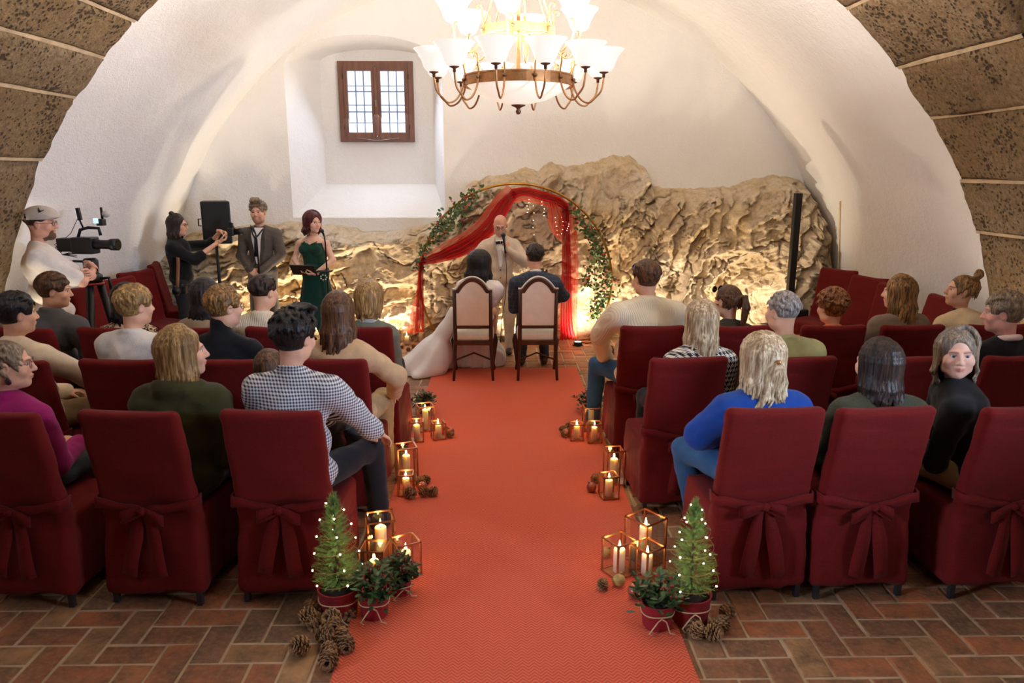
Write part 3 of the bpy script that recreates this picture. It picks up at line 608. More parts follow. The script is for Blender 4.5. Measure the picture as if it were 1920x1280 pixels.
# ------------------------------------------------------------------ candles, lanterns, balls, cones
wax = pm('ivory_wax', lin(250, 232, 200), .5, .04, 6, .03, 40); MCw = wax.node_tree.nodes['Principled BSDF']; MCw.inputs['Subsurface Weight'].default_value = 1.0; MCw.inputs['Subsurface Radius'].default_value = (1, .6, .3); MCw.inputs['Subsurface Scale'].default_value = .04
flame_m = glow('candle_flame', (1, .66, .28, 1), 14); wick_m = pm('wick', lin(30, 24, 20), .9); lant_glass = glass_mat('lantern_glass'); copper = pm('copper_edge', lin(190, 128, 84), .3, .15, 30, .05, 60, metal=.85)
def candle(x, y, z, h, r, label, group):
    o = empty('pillar_candle', (x, y, z), 0, label, 'candle', group)
    MB().lathe([(.001, 0), (r, 0), (r, h-.006), (r-.004, h), (r-.010, h-.004), (r*.5, h-.012), (.001, h-.013)], n=20).build('wax', wax, o)
    MB().tube([(0, 0, h-.014), (.001, 0, h+.006)], .0016, 5).build('wick', wick_m, o)
    MB().lathe([(.0008, h+.002), (.006, h+.010), (.0075, h+.018), (.0045, h+.032), (.0006, h+.048)], n=10).build('flame', flame_m, o); point('candle_light', (x, y, z+h+.03), .6, CANDLE, .012)
    return o
def lantern(x, y, w, h, rz, label, group, metal=copper):
    o = empty('glass_lantern', (x, y, .012 if abs(x) < .80 else .002), rz, label, 'lantern', group); e = .0045; hw = w/2
    for sx, sy in ((-1, -1), (1, -1), (1, 1), (-1, 1)): MB().box((sx*hw, sy*hw, h/2), (e, e, h/2)).build('edge_bar', metal, o)
    for z in (e, h-e):
        for c, hf in (((0, -hw, z), (hw+e, e, e)), ((0, hw, z), (hw+e, e, e)), ((-hw, 0, z), (e, hw, e)), ((hw, 0, z), (e, hw, e))): MB().box(c, hf).build('edge_bar', metal, o)
    for c, hf in (((0, -hw, h/2), (hw-e, .001, h/2-2*e)), ((0, hw, h/2), (hw-e, .001, h/2-2*e)), ((-hw, 0, h/2), (.001, hw-e, h/2-2*e)), ((hw, 0, h/2), (.001, hw-e, h/2-2*e))): MB().box(c, hf).build('pane', lant_glass, o)
    MB().box((0, 0, .004), (hw, hw, .002)).build('base_plate', metal, o); return o
def glass_cylinder(x, y, r, h, label, group):
    o = MB().lathe([(.001, .002), (r, .002), (r, h), (r-.003, h), (r-.003, .006), (.001, .006)], n=24).build('glass_cylinder', lant_glass); o.location = (x, y, 0.002); return tag(o, label, 'candle glass', group)
cone_m = pm('pinecone_scale', lin(124, 84, 50), .75, .5, 30, .2, 60, rnd=.25, c2=lin(190, 144, 96)); cone_core = MB(); cm = MB()
def cone_mesh(seed):
    mb = MB(); r = random.Random(seed); mb.ball((0, 0, .034), (.015, .015, .032), 8); nb_ = len(mb.f)
    for k in range(58):
        t = k/57; a = k*2.39996; z = .006+.058*t; rad = .030*math.sin(math.pi*(.16+.80*t))**.8+.003; el = math.radians(-15+75*t)
        d = Vector((math.cos(a), math.sin(a), 0)); tn = Vector((-math.sin(a), math.cos(a), 0)); up_ = d*math.cos(el)+Vector((0, 0, 1))*math.sin(el); nn = tn.cross(up_)
        p0 = d*.008+Vector((0, 0, z)); p1 = p0+up_*rad*.75; p2 = p0+up_*rad; w1 = .0055+.3*rad*.55; th = nn*.0028
        mb.add([p0-tn*.003, p0+tn*.003, p1+tn*w1, p2, p1-tn*w1, p0-tn*.003+th, p0+tn*.003+th, p1+tn*w1+th, p2+th*1.6, p1-tn*w1+th], [(4, 3, 2, 1, 0), (5, 6, 7, 8, 9), (0, 1, 6, 5), (1, 2, 7, 6), (2, 3, 8, 7), (3, 4, 9, 8), (4, 0, 5, 9)])
    me = mb.mesh('pinecone'); me.materials.append(cone_m); me.materials.append(pm('pinecone_core', lin(40, 26, 18), .9))
    for p in me.polygons: p.material_index = 1 if p.index < nb_ else 0
    return me
cone_mes = [cone_mesh(i) for i in range(3)]
def pinecone(x, y, label, group, s=1.0, lie=True, z=0.0):
    o = bpy.data.objects.new('pinecone', random.choice(cone_mes)); COL.objects.link(o); s *= random.uniform(.9, 1.15); o.scale = (s, s, s); zz = (.011 if abs(x) < .79 else 0)+z
    if lie: o.rotation_euler = (math.radians(random.uniform(60, 100)), 0, random.uniform(0, 6.28)); o.location = (x, y, zz+.028*s)
    else: o.rotation_euler = (random.uniform(-.2, .2), random.uniform(-.2, .2), random.uniform(0, 6)); o.location = (x, y, zz)
    return tag(o, label, 'pinecone', group)
ball_red = pm('copper_red_bauble', lin(168, 92, 72), .28, .15, 6, .05, 60, metal=.35); ball_gold = pm('gold_thread_ball', lin(168, 138, 72), .6, .35, 40, .5, 90)
def bauble(x, y, r, m, label, group=None):
    o = empty('bauble', (x, y, (.011 if abs(x) < .79 else 0)), random.uniform(0, 6), label, 'bauble', group); MB().ball((0, 0, r), r, 20).build('ball', m, o)
    MB().lathe([(.001, 0), (.007, 0), (.007, .01), (.001, .012)], (0, r*.5, r*1.84), 10, Matrix.Rotation(-.5, 3, 'X')).build('cap', brass, o); return o
# plants
leaf_m = pm('dark_holly_leaf', lin(44, 66, 36), .35, .4, 20, .1, 60, c2=lin(82, 108, 58)); berry_m = pm('red_berry', lin(150, 28, 26), .3, .1, 20, 0); stem_m = pm('stem', lin(74, 60, 40), .8)
pot_m = pm('red_felt_pot', lin(146, 24, 32), .8, .12, 9, .2, 90); twine_m = pm('jute_twine', lin(206, 172, 128), .8, .15, 60, .2, 200); soil_m = pm('soil', lin(44, 32, 24), .95)
needle_m = pm('spruce_needle', lin(84, 122, 46), .55, .3, 9, 0, c2=lin(146, 178, 82)); led_m = glow('warm_led', (1, .90, .66, 1), 22)
def leaf(mb, p, d, n, L, w):
    d = d.normalized(); s_ = d.cross(n); s_ = s_.normalized() if s_.length > 1e-5 else d.orthogonal().normalized(); n = s_.cross(d)
    mb.add([p, p+d*L*.35+s_*w*.5+n*w*.12, p+d*L*.75+s_*w*.38+n*w*.1, p+d*L, p+d*L*.75-s_*w*.38+n*w*.1, p+d*L*.35-s_*w*.5+n*w*.12, p+d*L*.55-n*w*.08], [(0, 1, 6), (1, 2, 6), (2, 3, 6), (3, 4, 6), (4, 5, 6), (5, 0, 6)], False)
def pot(o, r, h):
    MB().lathe([(.001, 0), (r*.82, 0), (r*.86, .004), (r, h-.004), (r*1.03, h), (r*.95, h), (r*.93, h-.02), (.001, h-.02)], n=28).build('pot', pot_m, o)
    zt = h*.62; rt = r*.95+.003; mb = MB(); mb.tube([(rt*math.cos(a), rt*math.sin(a), zt+.004*math.sin(3*a)) for a in np.linspace(0, 2*math.pi, 40)[:-1]], .003, 6, closed=True)
    for s_ in (-1, 1): mb.tube([(.0, -rt-.004, zt), (s_*.02, -rt-.012, zt-.01), (s_*.05-.01, -rt-.012, max(.006, zt-.07)), (s_*.055+.01, -rt-.018, max(.005, zt-.10))], .003, 6)
    mb.build('twine_bow', twine_m, o); MB().lathe([(.001, h-.018), (r*.93, h-.018), (.001, h-.012)], n=20).build('soil', soil_m, o)
def bush(o, r, z0, hgt, n, seed, L=.05, w=.024, mb=None):
    r_ = random.Random(seed); mb = MB(); st = MB(); be = MB()
    for k in range(n):
        a = r_.uniform(0, 6.28); t = r_.random()**.6; rr = r*t; top = Vector((rr*math.cos(a), rr*math.sin(a), z0+hgt*(1-.55*t*t)*r_.uniform(.45, 1.1))); st.tube([(rr*.3*math.cos(a), rr*.3*math.sin(a), z0-.01), tuple(top)], .0016, 4)
        for q in range(7):
            an = a+r_.uniform(-1.8, 1.8)+q*.9; d = Vector((math.cos(an), math.sin(an), r_.uniform(-.3, .8))); p = top-Vector((0, 0, .018*q*r_.random())); leaf(mb, p, d, Vector((0, 0, 1)), L*r_.uniform(.7, 1.2), w)
        if r_.random() < .45:
            for q in range(4): be.ball(top+Vector((r_.uniform(-.015, .015), r_.uniform(-.015, .015), r_.uniform(0, .02))), .0055, 6)
    tag(mb.build('foliage', leaf_m, o), kind='stuff'); st.build('stems', stem_m, o)
    if be.v: tag(be.build('berries', berry_m, o), kind='stuff')
def holly_pot(x, y, label, r=.075, h=.13, seed=1):
    o = empty('potted_holly', (x, y, .011 if abs(x) < .79 else .001), random.uniform(-.4, .4), label, 'plant'); pot(o, r, h); bush(o, r*1.45, h, .13, 44, seed); return o
def tiny_tree(x, y, label, seed, hgt=.46):
    o = empty('little_spruce', (x, y, .011 if abs(x) < .79 else .001), 0, label, 'christmas tree'); r_ = random.Random(seed); ph = .15; pot(o, .10, ph); MB().tube([(0, 0, ph-.02), (0, 0, ph+hgt)], [.009, .002], 6).build('trunk', stem_m, o)
    rad = lambda t: .125*(min(1, (t+.22)*3.2))*(1-t)**.62*(1 if t < .75 else .8)+.008; V = []; Fc = []
    for k in range(620):
        t = r_.random()**1.15; a = r_.uniform(0, 6.28); R_ = rad(t)*r_.uniform(.75, 1.08); z = ph-.005+hgt*t; p0 = Vector((0, 0, z-.01)); p1 = Vector((R_*math.cos(a), R_*math.sin(a), z+.04*r_.uniform(.3, 1.2)))
        ax = (p1-p0); axn = ax.normalized()
        for q in range(20):
            f_ = .25+.75*q/19; b_ = p0+ax*f_; u = axn.orthogonal().normalized(); u = Matrix.Rotation(r_.uniform(0, 6.28), 3, axn) @ u; d = (u*.75+axn*.8).normalized()*r_.uniform(.012, .019); s_ = d.cross(axn).normalized()*.0009 if d.cross(axn).length > 1e-6 else Vector((.001, 0, 0)); i = len(V); V += [b_-s_, b_+s_, b_+d]; Fc.append((i, i+1, i+2))
    tag(link('needles', np_mesh('needles', [tuple(q) for q in V], Fc, False), needle_m, o), kind='stuff'); wire = []
    for k in range(170):
        t = k/169; a = t*6.28*5.2+seed; R_ = rad(t*.93)+.004; wire.append((R_*math.cos(a), R_*math.sin(a), ph+.03+hgt*t*.93))
    MB().tube(wire, .0012, 4).build('light_wire', pm('copper_wire', lin(170, 130, 80), .4, .1, 9, 0, metal=.6), o)
    for k in range(4, 170, 8): MB().ball(wire[k], .0042, 6).build('bulb', led_m, o)
    point('spruce_glow', (x, y-.16, .38), .35, (1, .85, .55), .08)
    return o
# ------------------------------------------------------------------ people: shared geometry
skin_m, nt, b = NT('skin'); at = nd(nt, 'ShaderNodeAttribute'); at.attribute_name = 'tint'; n1 = noise(nt, coords(nt), 40, 3)
hs = nd(nt, 'ShaderNodeHueSaturation'); nt.links.new(at.outputs['Color'], hs.inputs['Color']); nt.links.new(mth(nt, 'ADD', mth(nt, 'MULTIPLY', n1, .16), .92), hs.inputs['Value']); nt.links.new(hs.outputs[0], b.inputs['Base Color'])
b.inputs['Roughness'].default_value = .5; b.inputs['Specular IOR Level'].default_value = .35; b.inputs['Subsurface Weight'].default_value = .12; b.inputs['Subsurface Radius'].default_value = (.01, .004, .002)
eye_w = pm('eye_white', lin(232, 226, 220), .2, .02, 5, 0); eye_p = pm('pupil', lin(14, 12, 12), .1, 0, 5, 0); lens_m = glass_mat('spectacle_lens')
iris = {k: pm('iris_'+k, c, .2, .1, 5, 0) for k, c in (('brown', lin(70, 46, 30)), ('blue', lin(92, 116, 140)))}
dark_frame = pm('dark_spectacle_frame', lin(34, 26, 24), .35, .05, 5, 0)
def rotm(yaw=0, pitch=0, roll=0): return np.array(Matrix.Rotation(yaw, 3, 'Z') @ Matrix.Rotation(pitch, 3, 'X') @ Matrix.Rotation(roll, 3, 'Y'))
def head_geo(h, female, beard, fat=1.0, smile=.3):
    s = SDF((-.13, -.16, -.26), (.13, .16, .15), h); jw = .052 if female else .058
    s.ell((0, -.012, .030), (.075, .096, .090), k=0); s.ell((0, .028, -.035), (.060*fat, .064, .080), k=.03); s.ell((0, .035, -.082), (jw*.72*fat, .042, .032), k=.03); s.ell((0, .066, -.100), (.017, .016, .014), k=.022)
    for e in (-1, 1):
        s.ell((e*.044*fat, .060, -.028), (.024, .022, .026), k=.025); s.ell((e*.052*fat, .0, -.070), (.016, .035, .025), k=.03)
        s.ell((e*.031, .100, .004), (.0165, .016, .0115), k=.012, sub=True)
        s.cap((e*.017, .0895, .0225), (e*.047, .0765, .0215), .0075, .006, k=.012)
        s.cap((e*.020, .0865, .0125), (e*.044, .0795, .0115), .0042, .0038, k=.004); s.cap((e*.021, .0855, -.0085), (e*.043, .0795, -.0065), .0038, .0035, k=.005)
        s.cap((e*.010, .100, -.034), (e*.0125, .095, -.036), .0066, .006, k=.007)
        s.ell((e*.077, -.006, -.004), (.009, .021, .031), rotm(e*-.35, -.12), k=.006); s.ell((e*.086, .0, -.002), (.005, .011, .017), rotm(e*-.35, -.12), k=.004, sub=True)
    s.cap((0, .0885, .020), (0, .108, -.024), .0072, .0085, k=.016); s.ell((0, .109, -.031), (.0095, .0105, .0088), k=.010)
    s.cap((-.019, .0865, -.0600+smile*.006), (0, .0945, -.0590), .0044, .0058, k=.005); s.cap((.019, .0865, -.0600+smile*.006), (0, .0945, -.0590), .0044, .0058, k=.005)
    s.cap((-.016, .0855, -.0695+smile*.004), (.016, .0855, -.0695+smile*.004), .0055, .0055, k=.005); s.cap((0, .092, -.0705), (0, .092, -.0705), .0062, k=.005)
    s.cap((-.023, .094, -.0650+smile*.007), (0, .1025, -.0648), .0016, .0022, k=.004, sub=True); s.cap((.023, .094, -.0650+smile*.007), (0, .1025, -.0648), .0016, .0022, k=.004, sub=True)
    if beard: s.ell((0, .060, -.098), (.036, .034, .030), k=.02)
    nr = .045 if female else .053
    s.cap((0, -.026, -.06), (0, -.038, -.19), nr, nr-.002, k=.035); return s.net()
HC = {}
def hand_geo(curl, h=.0045, thumb=.5):
    key = (round(curl, 2), h, thumb)
    if key in HC: return HC[key]
    s = SDF((-.09, -.05, -.13), (.10, .22, .06), h)
    for x, y in ((-.030, .082), (-.010, .088), (.011, .089), (.031, .084)): s.cap((x*.65, .0, 0), (x, y, 0), .015, .0105, k=.014)
    s.cap((0, -.035, 0), (0, .01, 0), .025, .024, k=.02)
    for i, (x, y, L) in enumerate(((-.031, .086, .056), (-.0105, .092, .070), (.011, .093, .076), (.032, .087, .068))):
        p = np.array([x, y, 0.]); a = 0.; r = .0088-(.0012 if i == 0 else 0); sp = x*.9
        for q, fr in enumerate((.46, .30, .24)):
            a += curl*(1.15, 1.25, .8)[q]*(1+.06*(i-1.5)); d = np.array([math.sin(sp)*.25, math.cos(a), -math.sin(a)]); n_ = p+d*L*fr*1.05; s.cap(p, n_, r, r*.92, k=.004); p = n_; r *= .93
    p0 = np.array([.024, .022, -.006]); p1 = p0+np.array([.030, .032, -.012-.014*thumb]); p2 = p1+np.array([.010-.014*thumb, .030, -.012-.02*thumb]); p3 = p2+np.array([-.002-.014*thumb, .022, -.008-.008*thumb])
    s.cap(p0, p1, .0155, .0115, k=.012); s.cap(p1, p2, .0105, .0095, k=.005); s.cap(p2, p3, .0095, .0075, k=.004)
    HC[key] = s.net(); return HC[key]
def hand_frame(d, back):
    y = np.array(d, float); y /= np.linalg.norm(y); z = np.array(back, float); z -= y*(z @ y); z /= np.linalg.norm(z); x = np.cross(y, z); return np.stack([x, y, z], 1)
def lock(s, pts, r0, r1, r2, k=.006):
    n = len(pts); rs = [r0+(r1-r0)*min(1, 2*i/(n-1)) if i < n/2 else r1+(r2-r1)*(2*i/(n-1)-1) for i in range(n)]; s.path(pts, rs, k)
def hair_geo(style, h, seed, L=.3, vol=0.0, w=1.0, comb=(0, -1, 0), part=0.0, wave=0.0, face=1.0):
    r = random.Random(seed); long_ = style in ('long', 'bob', 'half', 'pony')
    s = SDF((-.24, -.26, -max(L, .12)-.08), (.24, .17, .24), h); v = vol
    s.ell((0, -.014, .036), (.083+v, .101+v, .093+v*1.3), k=0)
    if style in ('bob', 'long', 'half'): s.ell((0, -.03, -.02), (.086+v, .088+v, .09), k=.03)
    if style in ('short', 'quiff', 'curly', 'fade'):
        s.box((0, .0, -.235), (.2, .2, .18), rad=.0, sub=True)
        if style != 'curly':
            for e in (-1, 1): s.ell((e*.092, .006, -.012), (.03, .034, .040), k=.008, sub=True)
        s.box((0, .10, -.13), (.2, .12, .13), rotm(0, .0), rad=.0, sub=True)
        s.ell((0, .115, -.01), (.074, .070, .082), k=.01, sub=True)
        nt_ = {'short': 190, 'quiff': 190, 'curly': 150, 'fade': 120}[style]
        for q in range(nt_):
            u = r.uniform(-1, 1); az = r.uniform(0, 6.283); z = r.uniform(.0 if style != 'fade' else .04, 1); rr = math.sqrt(max(0, 1-z*z))
            n_ = np.array([rr*math.sin(az), rr*math.cos(az), z]); p = np.array([0, -.014, .034])+n_*np.array([.082+v, .100+v, .092+v*1.3])
            if p[1] > .055 and p[2] < .070: continue
            if style == 'curly':
                a = r.uniform(0, 6.28); t1 = np.cross(n_, [0, 0, 1.])+1e-4; t1 /= np.linalg.norm(t1); t2 = np.cross(n_, t1); R_ = r.uniform(.009, .015)
                lock(s, [p+n_*.004+R_*(math.cos(a+i)*t1+math.sin(a+i)*t2)+n_*.004*i for i in range(5)], .007, .007, .005, .003); continue
            c = np.array(comb, float)+.35*np.array([r.uniform(-1, 1), r.uniform(-1, 1), r.uniform(-1, .4)]); c += np.array([.7*np.sign(p[0]-part)*(abs(p[0]) > .03), 0, -.5*(z < .5)]); t = c-n_*(c @ n_); t /= np.linalg.norm(t)+1e-6
            lift = {'short': .12, 'quiff': .30, 'fade': .16}[style]; LL = r.uniform(.035, .06)*(1.0 if z > .4 else .55)
            lock(s, [p, p+(t*.5+n_*lift*.6)*LL, p+(t+n_*lift*.5)*LL-n_*.004], .010, .008, .004, .005)
        if style == 'quiff':
            for q in range(26): x = -.05+.1*q/25; lock(s, [(x, .06, .095), (x*1.0, .085+.01*r.random(), .128+.012*r.random()), (x*.9+.01, .05, .150+.012*r.random()), (x*.8+.012, .0, .148)], .011, .012, .006, .006)
        if style == 'fade':
            pass
    else:
        s.ell((0, .122, -.022), (.068*face*(1 if style != 'bun' else 1.06), .078, .106*face), k=.01, sub=True)
        if style in ('bun', 'pony'):
            s.box((0, .0, -.245), (.2, .2, .18), rad=.0, sub=True); s.box((0, .09, -.125), (.2, .10, .13), rad=0, sub=True)
            for e in (-1, 1): s.ell((e*.092, .004, -.014), (.026, .030, .036), k=.006, sub=True)
            tgt = np.array([0, -.075, .115]) if style == 'bun' else np.array([0, -.118, .045])
            for q in range(64):
                az = r.uniform(.62, 5.66); z0 = r.uniform(-.05, .05); p = np.array([.084*math.sin(az), -.014+.102*math.cos(az), z0 if abs(math.sin(az)) > .3 or math.cos(az) < 0 else .07]); mid = (p+tgt)/2; d = mid-np.array([0, -.014, .034]); d = d/np.linalg.norm(d/np.array([.089, .107, .099])); mid = np.array([0, -.014, .034])+d
                lock(s, [p, mid, tgt], .006, .008, .006, .004)
            if style == 'bun':
                for q in range(34):
                    a = r.uniform(0, 6.28); e = r.uniform(-1.2, 1.2); R_ = .026; c = tgt+np.array([0, -.016, .03]); lock(s, [c+R_*np.array([math.cos(a+i*.6)*math.cos(e), math.sin(a+i*.6)*math.cos(e), math.sin(e)+.2*i-.4]) for i in range(5)], .008, .010, .006, .004)
            else:
                for q in range(26):
                    x = r.uniform(-.022, .022); lock(s, [tgt, tgt+np.array([x*.6, -.04, .012]), tgt+np.array([x*1.3, -.055+r.uniform(-.01, .01), -.07]), tgt+np.array([x*1.6, -.045, -L*.6]), tgt+np.array([x*1.4+r.uniform(-.01, .01), -.03, -L-.03*r.random()])], .010, .011, .004, .005)
        else:
            N = 104 if style != 'bob' else 90
            for q in range(N):
                a0 = .92*face**2; az = a0+(2*math.pi-2*a0)*(q+r.random()*.7)/N; sx, sy = math.sin(az), math.cos(az); front = max(0, sy); wv = r.uniform(.002, .016)+wave; ph = r.uniform(0, 6)
                f_ = (1+v*8); P = []; r0 = r.uniform(-.004, .004)
                for pol in (6, 24, 42, 60, 78, 94): pr = R_d(pol); q_ = 1-pol/94; P.append((part*q_+(.087+v+r0)*w*math.sin(pr)*sx, -.014+.012*q_+(.105+v+r0)*math.sin(pr)*sy, .036+(.097+v+r0)*math.cos(pr)))
                P.append((.090*sx*f_*w, -.018+.098*sy*f_, -.05))
                Lq = L*(1-.35*front)*r.uniform(.80, 1.06); nz_ = max(2, int(Lq/.06))
                for i in range(1, nz_+1):
                    t = i/nz_; z = -.05-(Lq-.05)*t; inn = 1-.22*t if style == 'bob' else 1-.06*t; rad = 1+.10*math.sin(math.pi*t)*(style != 'bob')
                    P.append((.090*sx*f_*w*inn*rad+wv*math.sin(ph+5*t), -.022+.098*sy*f_*inn-.022*t*(L > .2)+wv*math.cos(ph+4*t), z))
                if style == 'half': P[-1] = (P[-1][0]*1.15+.02*np.sign(sx), P[-1][1], P[-1][2]+.012)
                rl = r.uniform(.007, .0105); lock(s, P, rl, rl*1.25, .0045 if style != 'bob' else .008, .0035)
            if style == 'half':
                tgt = np.array([.01, -.125, .02])
                for e in (-1, 1):
                    for q in range(16):
                        z0 = .02+.07*q/15; lock(s, [(e*.07, .055-.002*q, z0), (e*.093, -.02, z0-.005), (e*.066, -.095, .03+.02*q/15), tgt], .008, .011, .008, .005)
                for q in range(16): x = r.uniform(-.02, .02); lock(s, [tgt, tgt+np.array([x, -.016, -.03]), tgt+np.array([x*2, -.008, -.09]), tgt+np.array([x*2.6, .0, -L*.62])], .009, .010, .005, .005)
    return s.net()
R_d = math.radians
def bake(name, V, Q, m, parent, C, R, s=1.0, flipx=False):
    V = np.asarray(V, np.float32)*s
    if flipx: V = V*np.array([-1, 1, 1], np.float32); Q = Q[:, ::-1]
    return link(name, np_mesh(name, V @ np.asarray(R, np.float32).T+np.asarray(C, np.float32), Q), m, parent)
SKIN = lin(226, 172, 142)
def person(label, X, Y, rz, head, hair=None, hairm=None, mode='sit', female=False, s=1.03, yaw=0., pitch=0., roll=0., top=None, infl=.012, sleeve=1.0, bottom=None, binfl=.016, shoe=None, collar=None, collar_m=None,
           el=None, wr=None, hands=((.45, None, None), (.45, None, None)), knee=None, ankle=None, near=1, skin=SKIN, beard=None, brow=None, wide=1.0, fat=1.0, group=None, twist=0., name='person', hk={}, fold=.009, skirt=None, seat=.50, lean=(0, 0), neckcut=0.0, bust=.0, smile=.3, gaze=(0, 0), eyec='brown', pelvis=None, hand_h=.0068, k_torso=.05, tn='sweater'):
    topV = None; o = empty(name, (X, Y, 0), rz, label, 'person', group); ht, hh_, hp = {0: (.0115, .0052, .0056), 1: (.0125, .0060, .0066), 2: (.015, .0070, .0084)}[near]
    hd = np.array(head, float); HR = rotm(yaw, pitch, roll); sit = mode == 'sit'
    pel = np.array(pelvis if pelvis is not None else ((0, 0, seat+.105) if sit else (0, 0, .93*s)), float)
    nb = hd+HR @ np.array([0, -.045, -.06])*s*.6+np.array([0, -.012, -.145*s]); ch = pel+(nb-pel)*.70+np.array([0, -.012 if sit else 0.01, 0]); ab = pel+(nb-pel)*.34+np.array([0, .012, 0])
    w = (.160 if female else .188)*wide*s; ct, st = math.cos(twist), math.sin(twist); TR = rotm(twist); SH = [nb+TR @ np.array([e*w, .005, -.075*s]) for e in (-1, 1)]
    EL = [np.array(el[i], float) if el and el[i] is not None else SH[i]+TR @ np.array([e*.012, .07, -.27*s]) for i, e in ((0, -1), (1, 1))]
    WR = [np.array(wr[i], float) if wr and wr[i] is not None else (np.array([e*.07, .30, seat+.17]) if sit else EL[i]+np.array([-e*.02, .06, -.25*s])) for i, e in ((0, -1), (1, 1))]
    HIP = [pel+np.array([e*.085*s, .02 if sit else 0, -.02 if sit else -.04]) for e in (-1, 1)]
    KN = [np.array(knee[i], float) if knee and knee[i] is not None else (np.array([e*.115, .43*s, seat+.075]) if sit else np.array([pel[0]+e*.10, .015, .50*s])) for i, e in ((0, -1), (1, 1))]
    AN = [np.array(ankle[i], float) if ankle and ankle[i] is not None else (np.array([e*.115, .42*s, .09]) if sit else np.array([pel[0]+e*.10, -.01, .09])) for i, e in ((0, -1), (1, 1))]
    def torso(S_, f, upper=True, lower=True):
        wd = wide*s*(.93 if female else 1.0)
        if lower: S_.ell(pel, (.150*wd+f+(.012 if female else 0), .112*fat*s+f, .105*s+f*.5), TR, k=k_torso)
        S_.ell(ab, (.132*wd*fat+f, .098*fat*s+f, .135*s), TR, k=k_torso)
        S_.ell(ch, (.152*wd+f, .108*s*fat+f, .165*s), TR, k=k_torso)
        if bust:
            for e in (-1, 1): S_.ell(ch+TR @ np.array([e*.075, .085, -.01]), (.06+f, bust+f, .06+f), k=.03)
        S_.cap(SH[0]+TR @ np.array([.035, 0, -.005]), SH[1]+TR @ np.array([-.035, 0, -.005]), .058*s+f, k=.05)
        for i, e in ((0, -1), (1, 1)): S_.cap(nb+np.array([e*.02, -.012, .0]), SH[i]+TR @ np.array([-e*.03, -.005, .012]), .046*s+f*.6, .046*s+f*.8, k=.04)
    def arm(S_, i, f, frac=1.0, k=.03):
        if frac < .5: S_.cap(SH[i], SH[i]+(EL[i]-SH[i])*frac*2, .050*s*math.sqrt(wide)+f, .044*s+f*1.15, k=k)
        else: S_.cap(SH[i], EL[i], .050*s*math.sqrt(wide)+f, .041*s+f, k=k)
        if frac > .5:
            q = EL[i]+(WR[i]-EL[i])*min(1, (frac-.5)*2); S_.cap(EL[i], q, .041*s+f, (.041-.014*min(1, (frac-.5)*2))*s+f*1.1, k=.018)
    pts = np.array([hd, pel, nb]+SH+EL+WR); lo = pts.min(0)-.2; hi = pts.max(0)+.2; tintc = []
    # body: head, hidden trunk and limbs, hands, in one mesh
    Vs = []; Qs = []; Cs = []; nv = 0
    def put(V, Q, col):
        nonlocal nv
        Vs.append(V.astype(np.float32)); Qs.append(Q+nv); nv += len(V); Cs.append(np.broadcast_to(np.array(col, np.float32), (len(V), 4)) if np.ndim(col) == 1 else col)
    V, Q = head_geo(hh_, female, beard, fat if fat < 1.15 else 1.12, smile); C_ = np.tile(np.array(skin, np.float32), (len(V), 1)); x, y, z = V[:, 0], V[:, 1], V[:, 2]
    def paint(mask, col): C_[:] = C_*(1-mask[:, None])+np.array(col, np.float32)[None]*mask[:, None]
    lip = np.exp(-(((z+.0645)/.0095)**2+(x/.024)**4))*(y > .078); paint(np.clip(lip*(1.0 if female else .6), 0, 1), sc(skin, .8) if not female else (skin[0]*.82, skin[1]*.50, skin[2]*.50, 1))
    paint(.35*np.exp(-((((np.abs(x)-.042)/.022)**2)+((z+.032)/.02)**2))*(y > .04), (skin[0], skin[1]*.78, skin[2]*.74, 1))
    if brow is not None: paint(np.exp(-((z-.0235+(np.abs(x)-.032)**2*4)/.0042)**2)*((np.abs(x) > .012) & (np.abs(x) < .050) & (y > .06))*.85, brow)
    paint(np.exp(-((z-.0065)/.003)**2)*((np.abs(x) > .017) & (np.abs(x) < .046) & (y > .07))*.55, sc(skin, .25))
    if beard is not None: paint(np.clip(((z < -.052) & (y > .015) & (z > -.135) & ((np.abs(z+.0645) > .008) | (np.abs(x) > .022)) & (np.abs(x) < .05)).astype(np.float32)*.9, 0, 1), beard)
    put(V @ HR.T*s+hd, Q, C_)
    B = SDF(np.minimum(lo, np.array(HIP+KN+AN).min(0)-.12), np.maximum(hi, np.array(HIP+KN+AN).max(0)+.2), .028); torso(B, -.014)
    for i in (0, 1): B.cap(HIP[i], KN[i], .065*s, .048*s, k=.03); B.cap(KN[i], AN[i], .046*s, .032*s, k=.02)
    V, Q = B.net(); put(V, Q, skin)
    A_ = SDF(pts[3:].min(0)-.1, pts[3:].max(0)+.1, .015)
    for i in (0, 1): arm(A_, i, -.003, 1.0)
    A_.cap(SH[0], SH[1], .05, k=.03); A_.cap(nb+np.array([0, .015, -.02]), nb-np.array([0, -.01, .1]), .045, k=.04); V, Q = A_.net(); put(V, Q, skin)
    for i in (0, 1):
        cu, dr, bk = hands[i][:3]; th = hands[i][3] if len(hands[i]) > 3 else .5
        dr = (WR[i]-EL[i]) if dr is None else np.array(dr, float); bk = np.array([0, .1, 1.]) if bk is None else np.array(bk, float); V, Q = hand_geo(cu, hand_h, th)
        # right hand has its thumb on +x of its own frame mirrored by side
        Rm = hand_frame(dr, bk); V2 = V.copy()
        if i == 1: V2[:, 0] *= -1; Q = Q[:, ::-1]
        put(V2 @ Rm.T*(.98*s if not female else .88*s)+WR[i], Q, skin)
    me = np_mesh('body', np.concatenate(Vs), np.concatenate(Qs)); ca = me.color_attributes.new('tint', 'FLOAT_COLOR', 'POINT'); ca.data.foreach_set('color', np.concatenate(Cs).astype(np.float32).ravel()); link('body', me, skin_m, o)
